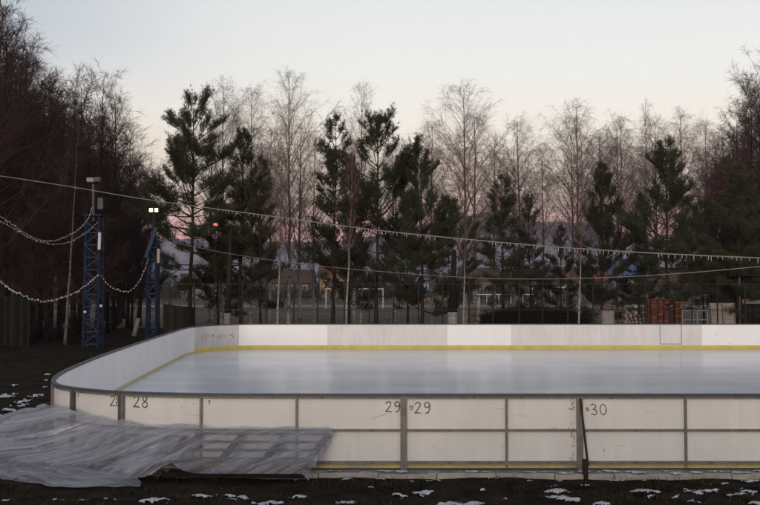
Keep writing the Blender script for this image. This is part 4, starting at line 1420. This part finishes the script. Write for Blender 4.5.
TY = 44.0
b1 = at(93.5, 300, TY); x1 = b1.x
t1 = thing('floodlight_tower', 'unlit blue lattice floodlight tower before the dark thicket', 'tower', (x1, TY, GZ), 0, 'blue floodlight towers')
zt = lambda py, Y: CAMZ + (HZ - py) / F * Y - GZ
lattice(t1, 0, 0, .74, -.1, zt(216, TY), .62)
mb = MB(); mb.box((0, 0, zt(215.5, TY)), (.86, .86, .05)); mb.build('platform', 'blue', t1)
mb = MB(); mb.tube([(-.05, 0, zt(221, TY)), (-.08, 0, zt(184, TY))], .065, 8); mb.build('mast', 'steel_dark', t1)
floodlight(t1, (-.18, -.12, zt(180, TY)), .15, 'grey_metal', .36, body='steel')
floodlight(t1, (.18, -.10, zt(179.5, TY)), -.15, 'steel_dark', .28, body='steel_dark')
mb = MB(); mb.box((.32, -.1, zt(204, TY)), (.26, .22, .62), .3, .06); mb.build('ballast_box', 'steel_dark', t1)
mb = MB(); mb.tube([(.40, -.45, zt(250, TY)), (.42, -.45, zt(233, TY))], .075, 8); mb.build('white_tube', 'white_tube', t1)
for (px, py) in ((85, 312), (101, 306)):
    q = at(px, py, TY - .5); mb = MB(); mb.ball((q.x - x1, -.5, q.z - GZ), .075, 8, 6); mb.build('bulb', 'white_tube', t1)

TY2 = 47.4
x2 = at(153, 300, TY2).x
t2 = thing('floodlight_tower', 'blue floodlight tower with lit lamps and a slanting arm', 'tower', (x2, TY2, GZ), 0, 'blue floodlight towers')
lattice(t2, 0, 0, .52, -.1, zt(236, TY2), .62)
mb = MB(); mb.beam((-.32, -.33, zt(258, TY2)), (.23, -.33, zt(228, TY2)), .16, .2); mb.build('slanting_arm', 'blue', t2)
mb = MB(); mb.tube([(0, 0, zt(263, TY2)), (0.02, 0, zt(212, TY2))], .085, 8); mb.build('mast', 'blue', t2)
for dx, rz in ((-.11, .1), (.20, -.1)):
    floodlight(t2, (dx, -.1, zt(210.2, TY2)), rz, 'lamp_warm', .21, body='steel_dark')
mb = MB(); mb.tube([(.37, -.4, zt(263, TY2)), (.38, -.4, zt(249, TY2))], .085, 8); mb.build('white_tube', 'pink_tube', t2)

# ------------------------------------------------------------------ strings of lights
def bez(P, n=90):
    """Smooth 3-D curve through the given points."""
    P = [Vector(p) for p in P]
    Q = [P[0] * 2 - P[1]] + P + [P[-1] * 2 - P[-2]]
    out = []
    for i in range(1, len(Q) - 2):
        p0, p1, p2, p3 = Q[i - 1:i + 3]
        for k in range(n // (len(P) - 1)):
            t = k / (n // (len(P) - 1))
            out.append(0.5 * ((2 * p1) + (p2 - p0) * t + (2 * p0 - 5 * p1 + 4 * p2 - p3) * t * t + (3 * p1 - p0 - 3 * p2 + p3) * t ** 3))
    out.append(P[-1]); return out


def light_string(label, P, rw, bead=None, drops=None, n=90):
    pts = bez(P, n)
    t = thing('light_string', label, 'light string', tuple(pts[0]), 0, 'strings of unlit party lights')
    o = pts[0]
    mb = MB(); mb.tube([p - o for p in pts], rw, 5); mb.build('wire', 'wire', t)
    L_ = [0]
    for a, b in zip(pts, pts[1:]): L_.append(L_[-1] + (b - a).length)
    def along(s):
        for i in range(len(L_) - 1):
            if L_[i + 1] >= s: return pts[i].lerp(pts[i + 1], (s - L_[i]) / max(1e-6, L_[i + 1] - L_[i]))
        return pts[-1]
    if bead:
        mb = MB(); s = bead[0]; 
        while s < L_[-1]:
            p = along(s) - o; mb.ball((p.x, p.y + random.uniform(-.03, .03), p.z - random.uniform(-.03, .05)), bead[1] * random.uniform(.6, 1.15), 6, 4); s += bead[0] * random.uniform(.8, 1.25)
        tag(mb.build('bulb', 'bulb', t), kind='stuff')
    if drops:
        mb = MB(); s = drops[2]
        while s < L_[-1] - .05:
            p = along(s) - o; h = drops[1] * random.uniform(.35, 1.3)
            mb.tube([p, p + Vector((0, 0, -h))], [drops[3], drops[3] * .7], 4); s += drops[0] * random.uniform(.5, 1.5) * (1 if random.random() < .93 else 4)
        tag(mb.build('icicle_light', 'bulb', t), kind='stuff')
    return t


s1 = [(-140, 156, 33), (0, 176, 29.5), (75, 187.5, 27.8), (150, 200, 26), (270, 216, 23.8), (380, 230.5, 21.9), (480, 240.5, 20.3), (570, 248, 19), (660, 253.5, 17.9), (760, 258, 16.8), (860, 261.5, 15.8)]
light_string('long string of icicle lights sagging right across above the ice', [at(*p) for p in s1], .012, drops=(.105, .085, 17.5, .006))
s2 = [(156, 239, 47.2), (200, 248, 45), (250, 257, 43), (330, 267, 40), (450, 276.5, 33), (530, 279, 29), (640, 276, 25), (760, 266.5, 21.5), (860, 255, 19)]
light_string('thin plain light wire from the lit tower dipping low over the far boards', [at(*p) for p in s2], .010)
s3 = [(-60, 178, 30), (0, 216, 34), (30, 236, 38), (52, 241, 40), (75, 232, 42), (88, 219, 43), (92, 207, 43.7)]
light_string('drooping wire ending on the mast of the unlit tower', [at(*p) for p in s3], .016, bead=(.22, .026))
s3b = [(-60, 190, 30), (0, 221, 34), (35, 240, 38), (62, 244, 40), (84, 234, 42), (98, 222, 43.4)]
light_string('drooping wire ending on the platform of the unlit tower', [at(*p) for p in s3b], .015, bead=(.3, .026))
s4 = [(-60, 232, 32), (0, 281, 36), (22, 295, 38.5), (45, 301, 40), (70, 295, 41.8), (86, 285, 43), (99, 274, 43.4)]
light_string('beaded garland hanging below the wires, ending halfway up the unlit tower', [at(*p) for p in s4], .012, bead=(.17, .042))
s5 = [(99, 274, 43.5), (109, 285, 44.3), (120, 290.5, 45.1), (130, 290.5, 45.8), (140, 280, 46.5), (149, 257, 47.0)]
light_string('beaded garland slung between the two blue towers', [at(*p) for p in s5], .012, bead=(.22, .042))

# ------------------------------------------------------------------ fences, shed, stacks behind the far boards
def wire_fence(Y, x0, x1, h):
    r = thing('wire_fence', 'tall black wire mesh fence with thin posts behind the far boards', 'fence', (x0, Y, GZ))
    n = 27
    for i in range(n + 1):
        x = (x1 - x0) * i / n + random.uniform(-.12, .12)
        mb = MB(); mb.tube([(x, 0, -.1), (x, 0, h + random.uniform(-.1, .15))], .042, 6); mb.build('post', 'black_iron', r)
    for z in (.9, 1.85, h - .1):
        mb = MB(); mb.beam((0, 0.045, z), (x1 - x0, 0.045, z), .03, .035); mb.build('rail', 'black_iron', r)
    mb = MB()
    x = 0
    while x < x1 - x0:
        mb.tube([(x, .07, .1), (x, .07, h - .1)], .004, 3, False); x += .22
    z = .2
    while z < h:
        mb.tube([(0, .075, z), (x1 - x0, .075, z)], .004, 3, False); z += .22
    mb.build('mesh', 'black_iron', r)
wire_fence(46.3, -11.2, 24.5, 3.3)

def plank_wall(name, label, cat, p, q, h, pw, m_, gapw=.012, th=.03, wob=.03, rails=True):
    p, q = Vector(p), Vector(q)
    r = thing(name, label, cat, tuple(p), math.atan2(q.y - p.y, q.x - p.x))
    L_ = (q - p).length
    mb = MB(); x = 0
    while x < L_ - pw * .5:
        hh = h + random.uniform(-wob, wob)
        mb.box((x + pw / 2, 0, hh / 2), (pw - gapw, th, hh)); x += pw
    mb.build('planks', m_, r)
    if rails:
        for z in (.35, h - .35):
            mb = MB(); mb.box((L_ / 2, th / 2 + .028, z), (L_, .05, .09)); mb.build('rail', m_, r)
    return r

plank_wall('plank_fence', 'dark grey vertical plank fence at the edge of the thicket', 'fence', (-27, 45, GZ), (-18.05, 45, GZ), 2.55, .17, 'fence_grey')
# dark plank compost bin at the far corner
bin_ = thing('plank_bin', 'dark plank bin with vertical boards outside the far rink corner', 'bin', (at(163, 320, 43.2).x, 43.2, GZ))
def planked(parent, a, b, h0, h1, m_, nm='side'):
    a, b = Vector(a), Vector(b); n = max(2, int((b - a).length / .13)); mb = MB()
    ang = math.atan2(b.y - a.y, b.x - a.x)
    for i in range(n):
        t = (i + .5) / n; c = a.lerp(b, t); h = h0 + (h1 - h0) * t + random.uniform(-.015, .015)
        mb.box((c.x, c.y, h / 2), ((b - a).length / n - .012, .025, h), ang)
    mb.build(nm, m_, parent)
bw = at(190, 320, 43.2).x - at(163, 320, 43.2).x
planked(bin_, (0, 0, 0), (bw, 0, 0), 2.22, 2.05, 'wood_dark'); planked(bin_, (0.02, .03, 0), (0.02, 1.3, 0), 2.22, 2.15, 'wood_dark'); planked(bin_, (bw - .02, .03, 0), (bw - .02, 1.3, 0), 2.05, 2.0, 'wood_dark')
planked(bin_, (0.03, 1.32, 0), (bw - .03, 1.32, 0), 2.15, 2.0, 'wood_dark')

# brush pile
def brush(label, x0, x1, Y, h, n, seed, m_='brush', lmax=1.6):
    g = np.random.default_rng(seed); S = []
    for k in range(n):
        u = g.random(); x = x0 + (x1 - x0) * u
        hh = h * (math.sin(math.pi * min(1, max(0, u))) ** .14) * (0.8 + .25 * noise.noise(Vector((x * .8, seed, 0))))
        z = hh * g.random() ** .7; y = g.normal(0, .5) * (1.2 - z / h)
        a = g.uniform(0, 6.28); el = g.normal(.12, .4)
        d = np.array([math.cos(a) * math.cos(el), math.sin(a) * math.cos(el) * .8, math.sin(el)])
        c = np.array([x, y, z]); l = g.uniform(.4, lmax); r = g.uniform(.006, .022)
        p = c - d * l / 2; m1 = c + g.normal(0, .06, 3); q = c + d * l / 2
        p[2] = max(p[2], .0); q[2] = max(q[2], .0)
        S.append([*p, *m1, r, r * .8]); S.append([*m1, *q, r * .8, r * .35])
    V, Fc = seg_arrays(S, 4)
    return tag(link('brush_pile', mesh_np('brush_pile', V, Fc), m_, loc=(0, Y, GZ)), label, 'brush pile')
brush('dark heap of cut branches behind the far boards', at(487, 320, 47.6).x, at(592, 320, 47.6).x, 48.8, 2.35, 5600, 5)
brush('low tangle of dark twigs at the foot of the goal side fence', at(360, 320, 47.6).x, at(385, 320, 47.6).x, 47.9, 1.15, 260, 6)

# brick stacks on pallets
def pallet(parent, w, d):
    mb = MB()
    for i in range(5): mb.box((-w / 2 + w * (i + .5) / 5, 0, .13), (w / 5 - .03, d, .022))
    for y in (-d / 2 + .06, 0, d / 2 - .06): mb.box((0, y, .06), (w, .09, .10))
    mb.build('pallet', 'wood', parent)
def brick_stack(label, px, top, Y, w, d=.9, seed=0):
    q = at(px, 320, Y); r = thing('brick_stack', label, 'brick stack', (q.x, Y, GZ), random.uniform(-.06, .06), 'stacks of orange bricks')
    pallet(r, w, d)
    g = random.Random(seed); mb = MB(); z = .145; H = zt(top, Y); row = 0
    while z + .12 < H:
        nb = int(w / .26)
        for i in range(nb):
            for yy in (-d / 2 + .14, d / 2 - .14):
                if row > 12 and g.random() < .18: continue
                mb.box((-w / 2 + w * (i + .5) / nb + g.uniform(-.012, .012), yy + g.uniform(-.015, .015), z + .06), (w / nb - g.uniform(.03, .08), .25, .098), g.uniform(-.03, .03))
        z += .125; row += 1
    mb.box((0, 0, (z + .15) / 2), (w - .2, d - .62, z - .2))
    mb.build('bricks', 'brick', r); return r
brick_stack('wider stack of orange bricks on a pallet, left of the other', 658, 298, 47.3, 1.02, seed=1)
brick_stack('narrower stack of orange bricks beside the grey railing', 677, 299, 47.5, .52, seed=2)

# split log pile (pale round ends)
def log_pile(label, px0, px1, top, Y, seed):
    g = random.Random(seed); a, b = at(px0, 320, Y).x, at(px1, 320, Y).x
    r = thing('log_pile', label, 'log pile', ((a + b) / 2, Y, GZ)); w = b - a
    mbs = MB(); z = .1; row = 0; H = zt(top, Y)
    while z < H:
        n = int(w / .2) - (row > 6)
        for i in range(n):
            rr = g.uniform(.065, .11); x = -w / 2 + w * (i + .5 + .25 * (row % 2)) / n
            if abs(x) > w / 2 or (z > H * .75 and g.random() < .4): continue
            mbs.tube([(x, g.uniform(-.05, .05), z), (x + g.uniform(-.02, .02), .6, z)], rr, 8)
        z += .17; row += 1
    mbs.build('logs', 'log_end', r); return r
log_pile('pale pile of cut log ends left of the brick stacks', 624, 646, 304, 47.8, 4)

# spare panels leaning behind the boards
def spare(label, px0, px1, top, Y, m_, n=3):
    a, b = at(px0, 320, Y).x, at(px1, 320, Y).x; w = b - a
    r = thing('spare_panel', label, 'panel', ((a + b) / 2, Y, GZ), 0, 'spare panels behind the far boards')
    H = zt(top, Y)
    mb = MB()
    n_ = len(mb.v)
    for yy, z in ((-.02, 0), (.02, 0), (.30, H), (.26, H)):
        mb.v += [(-w / 2, yy, z), (w / 2, yy, z)]
    mb.f += [(0, 1, 3, 2), (2, 3, 5, 4), (4, 5, 7, 6), (6, 7, 1, 0), (0, 2, 4, 6), (1, 7, 5, 3)]
    mb.build('sheet', m_, r)
    for i in range(n):
        mb = MB(); x = -w / 2 + .04 + (w - .08) * i / (n - 1)
        mb.beam((x, -.055, .02), (x, .215, H - .02), .05, .03); mb.build('batten', 'wood', r)
    return r
spare('large pale leaning panel between the grey railing and the plank shed', 711, 737, 303, 47.0, 'panel_beige')
spare('small beige panel standing left of the log pile', 602, 616, 311, 47.2, 'panel_beige', 2)

rail = thing('grey_railing', 'grey metal railing right of the brick stacks', 'railing', (at(695, 320, 47).x, 47.0, GZ))
rw_ = (707 - 682) / F * 47
for x in (-rw_ / 2, -.12, .12, rw_ / 2):
    mb = MB(); mb.beam((x, 0, 0), (x, 0, zt(310, 47)), .06, .05); mb.build('upright', 'grey_metal', rail)
for z in (zt(310, 47), zt(319, 47)):
    mb = MB(); mb.beam((-rw_ / 2, .056, z - .03), (rw_ / 2, .056, z - .03), .05, .06); mb.build('bar', 'grey_metal', rail)

# plank shed at the right edge
shx = at(742, 300, 48.5).x
shed = thing('plank_shed', 'dark plank shed with a pale beam at the right edge', 'shed', (shx, 48.5, GZ))
planked(shed, (0, 0, 0), (6, 0, 0), 2.0, 2.0, 'wood_dark', 'wall'); planked(shed, (0.02, .03, 0), (.02, 3, 0), 3.6, 3.6, 'wood_dark', 'wall')
mb = MB(); mb.box((3.0, -.05, zt(301.5, 48.5)), (6.0, .06, .24)); mb.build('beam', 'panel_beige', shed)
mb = MB(); mb.box((3.02, .04, 2.95), (5.95, .05, 1.5)); mb.build('shutter', 'wood_dark', shed)
mb = MB(); mb.v += [(-.4, -.6, 3.62), (6.6, -.6, 3.62), (6.6, 3.3, 4.3), (-.4, 3.3, 4.3), (-.4, -.6, 3.72), (6.6, -.6, 3.72), (6.6, 3.3, 4.4), (-.4, 3.3, 4.4)]
mb.f += [(0, 3, 2, 1), (4, 5, 6, 7), (0, 1, 5, 4), (1, 2, 6, 5), (2, 3, 7, 6), (3, 0, 4, 7)]; mb.build('roof', 'wood_dark', shed)
mb = MB(); q = at(740, 300, 48); mb.tube([(-.25, -.3, 0), (-.25, -.3, 3.7)], .06, 6); mb.build('post', 'wood', shed)

# ------------------------------------------------------------------ field furniture and houses far behind
def goal(label, px0, px1, Y, h=2.44):
    a, b = (px0 - CX) / F * Y, (px1 - CX) / F * Y
    r = thing('football_goal', label, 'goal', ((a + b) / 2, Y, GZ + .05), 0, 'football goals on the field'); w = b - a
    for s in (-1, 1):
        mb = MB(); mb.tube([(s * w / 2, 0, 0), (s * w / 2, 0, h)], .075, 8); mb.build('goal_post', 'white_paint', r)
        mb = MB(); mb.tube([(s * w / 2, 0, h), (s * w / 2, 1.0, h * .9), (s * w / 2, 2.0, 0)], .025, 5); mb.build('back_stay', 'grey_metal', r)
    mb = MB(); mb.tube([(-w / 2 - .07, 0, h), (w / 2 + .07, 0, h)], .075, 8); mb.build('crossbar', 'white_paint', r)
goal('white football goal seen through the fence below the bushy tall pine', 326, 383, 110)
goal('white football goal half hidden by the brush pile', 551, 596, 150)

mb_r = thing('barrier_rail', 'long pale barrier rail beyond the field behind the brush pile', 'barrier', (at(478, 295, 130).x, 130, GZ))
mb = MB(); mb.box((4, 0, zt(294.5, 130)), (9.5, .08, .14)); mb.build('rail', 'white_paint', mb_r)
for k in range(6):
    mb = MB(); mb.tube([(-.5 + k * 1.8, .1, 0), (-.5 + k * 1.8, .1, zt(294.5, 130))], .05, 6); mb.build('post', 'white_paint', mb_r)

bk = at(236, 288, 80)
hp = thing('basketball_hoop', 'blue basketball backboard with an orange hoop', 'basketball hoop', (bk.x, 80, GZ))
mb = MB(); mb.tube([(.0, .5, 0), (.0, .5, 2.6), (0, .06, 3.0)], .07, 8); mb.build('post', 'black_iron', hp)
mb = MB(); mb.box((0, 0, zt(288, 80)), (.85, .05, .85), 0, .01); mb.build('backboard', 'blue_bright', hp)
mb = MB(); mb.tube([(.23 * math.cos(a * .5236), -.28 + .23 * math.sin(a * .5236), zt(294.5, 80)) for a in range(13)], .03, 6); mb.build('hoop', 'orange', hp)
bb = at(112, 313, 66)
bn = thing('waste_bin', 'bright blue bin between the two blue towers', 'bin', (bb.x, 66, GZ))
mb = MB(); mb.box((0, 0, .80), (.62, .6, 1.2), 0, .04); mb.build('body', 'blue_bright', bn)
mb = MB(); mb.box((0, 0, 1.46), (.70, .68, .09), 0, .03); mb.build('lid', 'blue_bright', bn)
mb = MB(); mb.tube([(-.3, .2, .1), (.3, .2, .1)], .1, 10); mb.build('wheels', 'black_iron', bn)

rl = at(215.5, 224.5, 47.2)
rt_ = thing('red_lamp', 'small glowing red lamp among the branches of the pines', 'lamp', (rl.x, 47.2, GZ))
mb = MB(); mb.tube([(0, 0, 0), (0, 0, rl.z - GZ - .08)], .022, 8); mb.build('post', 'black_iron', rt_)
mb = MB(); mb.ball((0, 0, rl.z - GZ), .125, 12, 8, .6); mb.build('lens', 'lamp_red', rt_, smooth=True)
mb = MB(); mb.tube([(0, 0, rl.z - GZ + .07), (0, 0, rl.z - GZ + .11)], [.09, .06], 10); mb.build('cap', 'black_iron', rt_)


def house(label, px0, px1, eave, ridge, Y, wall, roof, d=8.0, nw=3, chim=False):
    a, b = (px0 - CX) / F * Y, (px1 - CX) / F * Y; w = b - a
    r = thing('house', label, 'house', ((a + b) / 2, Y, GZ), 0, 'houses beyond the field')
    he = zt(eave, Y); hr = zt(ridge, Y)
    mb = MB(); mb.box((0, d / 2, he / 2), (w, d, he))
    n = len(mb.v); mb.v += [(-w / 2, .0, he), (-w / 2, d, he), (-w / 2, d / 2, hr - .15), (w / 2, .0, he), (w / 2, d, he), (w / 2, d / 2, hr - .15)]
    mb.f += [(n, n + 2, n + 1), (n + 3, n + 4, n + 5)]
    mb.build('wall', wall, r)
    mb = MB(); o = .5; th = .14
    sl_ = (hr - he) / (d / 2)
    for sgn in (-1, 1):
        y0 = d / 2 + sgn * (d / 2 + o); z0 = he - sl_ * o
        v = [(-w / 2 - o, y0, z0), (w / 2 + o, y0, z0), (w / 2 + o, d / 2, hr), (-w / 2 - o, d / 2, hr)]
        n = len(mb.v); mb.v += v + [(x, y, z + th) for x, y, z in v]
        mb.f += [(n, n + 3, n + 2, n + 1), (n + 4, n + 5, n + 6, n + 7)] + [(n + i, n + (i + 1) % 4, n + 4 + (i + 1) % 4, n + 4 + i) for i in range(4)]
    ro = mb.build('roof', roof, r)
    if chim:
        mb = MB(); mb.box((w * .22, d * .4, hr + .3), (.6, .6, 1.5)); mb.build('chimney', 'roof_brown', ro)
    for i in range(nw):
        x = -w / 2 + w * (i + .5) / nw; z = he * .58
        mb = MB(); mb.box((x, -.02, z), (1.15, .08, 1.35)); f_ = mb.build('window', 'white_paint', r)
        mb = MB(); mb.box((x, -.065, z), (.95, .02, 1.15)); mb.build('pane', 'glass_dark', f_)
    return r


house('brown roofed house behind the brush pile', 508, 562, 284, 270, 165, 'house_grey', 'roof_brown', chim=True)
house('red roofed house behind the curved white birch trunk', 560, 606, 281, 267, 175, 'house_wall', 'roof_red', chim=True)
house('house with a bright blue roof right of the cone shaped pine', 612, 648, 275, 259, 185, 'house_grey', 'roof_blue', d=10)
house('tan walled house left of the bushy tall pine', 320, 347, 273, 264, 190, 'house_tan', 'roof_red', nw=2)
house('low kiosk with a pale blue roof behind the broad dark pine', 424, 452, 290, 284, 150, 'house_tan', 'roof_pale', d=5, nw=2)
house('brown house behind the dark low pine and tower', 180, 222, 287, 274, 180, 'house_wall', 'roof_brown', nw=3)
house('pale grey house behind the railing and tall dense pine', 655, 720, 284, 268, 175, 'house_grey', 'roof_brown', nw=4)
house('grey house behind the white trunked slim birch', 462, 500, 280, 268, 200, 'house_wall', 'roof_brown', nw=2)
house('long grey house behind the left goal post', 255, 312, 282, 270, 210, 'house_grey', 'roof_brown', nw=4)

# far scrub beyond the field: one mass
g = np.random.default_rng(77); S = []
for k in range(15000):
    x = g.uniform(-150, 150); y = g.choice([g.uniform(140, 160), g.uniform(195, 240)]); hh = (3.0 if y < 170 else 5.2) * (.7 + .6 * (noise.noise(Vector((x * .07, y * .05, 0))) + .4))
    a = g.uniform(0, 6.28); sp = g.uniform(.1, .9)
    z0 = g.uniform(0, .6) * hh
    p = np.array([x, y, GZ + z0]); q = p + np.array([math.cos(a) * sp, math.sin(a) * sp, g.uniform(.25, .6) * hh])
    S.append([*p, *q, g.uniform(.04, .11), .015])
V, Fc = seg_arrays(S, 3)
tag(link('scrub', mesh_np('scrub', V, Fc), 'scrub'), kind='stuff', label='bare scrub beyond the field', cat='scrub')

# hills
def hill(name, prof, Y, depth, m_):
    xs = np.linspace(-260, 1020, 170); ys = np.linspace(0, 1, 14)
    px = [p[0] for p in prof]; py = [p[1] for p in prof]
    v = []
    for j, t in enumerate(ys):
        for x in xs:
            ridge = CAMZ + (HZ - np.interp(x, px, py)) / F * Y
            X = (x - CX) / F * Y
            h = math.sin(math.pi / 2 * min(1, t * 1.6)) if t < .625 else 1 - (t - .625) * 1.2
            nz = noise.fractal(Vector((X * .004, t * 3, Y * .001)), .9, 2, 5) * .10
            v.append((X, Y + (t - .625) * depth, max(GZ, GZ + (ridge - GZ) * max(0, h + nz * (t > .05)))))
    n = len(xs)
    f = [(j * n + i, j * n + i + 1, (j + 1) * n + i + 1, (j + 1) * n + i) for j in range(len(ys) - 1) for i in range(n - 1)]
    me = bpy.data.meshes.new(name); me.from_pydata(v, [], f)
    tag(link(name, me, m_, smooth=True), kind='structure')


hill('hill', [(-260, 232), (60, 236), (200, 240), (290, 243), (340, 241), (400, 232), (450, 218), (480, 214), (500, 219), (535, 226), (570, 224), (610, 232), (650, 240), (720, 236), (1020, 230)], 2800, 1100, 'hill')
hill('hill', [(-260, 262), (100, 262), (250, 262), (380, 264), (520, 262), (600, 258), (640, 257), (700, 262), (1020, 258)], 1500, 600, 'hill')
HAZE = True
if HAZE:
    mb = MB(); mb.box((0, 1600, 170), (8800, 3400, 344))
    hm = bpy.data.materials.new('haze'); hm.use_nodes = True
    nt = hm.node_tree; nt.nodes.clear()
    o_ = nt.nodes.new('ShaderNodeOutputMaterial'); vp = nt.nodes.new('ShaderNodeVolumePrincipled')
    vp.inputs['Color'].default_value = (0.80, 0.80, 0.88, 1); vp.inputs['Density'].default_value = 0.00014
    nt.links.new(vp.outputs[0], o_.inputs['Volume'])
    me = bpy.data.meshes.new('haze'); me.from_pydata(mb.v, [], mb.f)
    tag(link('haze', me, hm), kind='stuff')
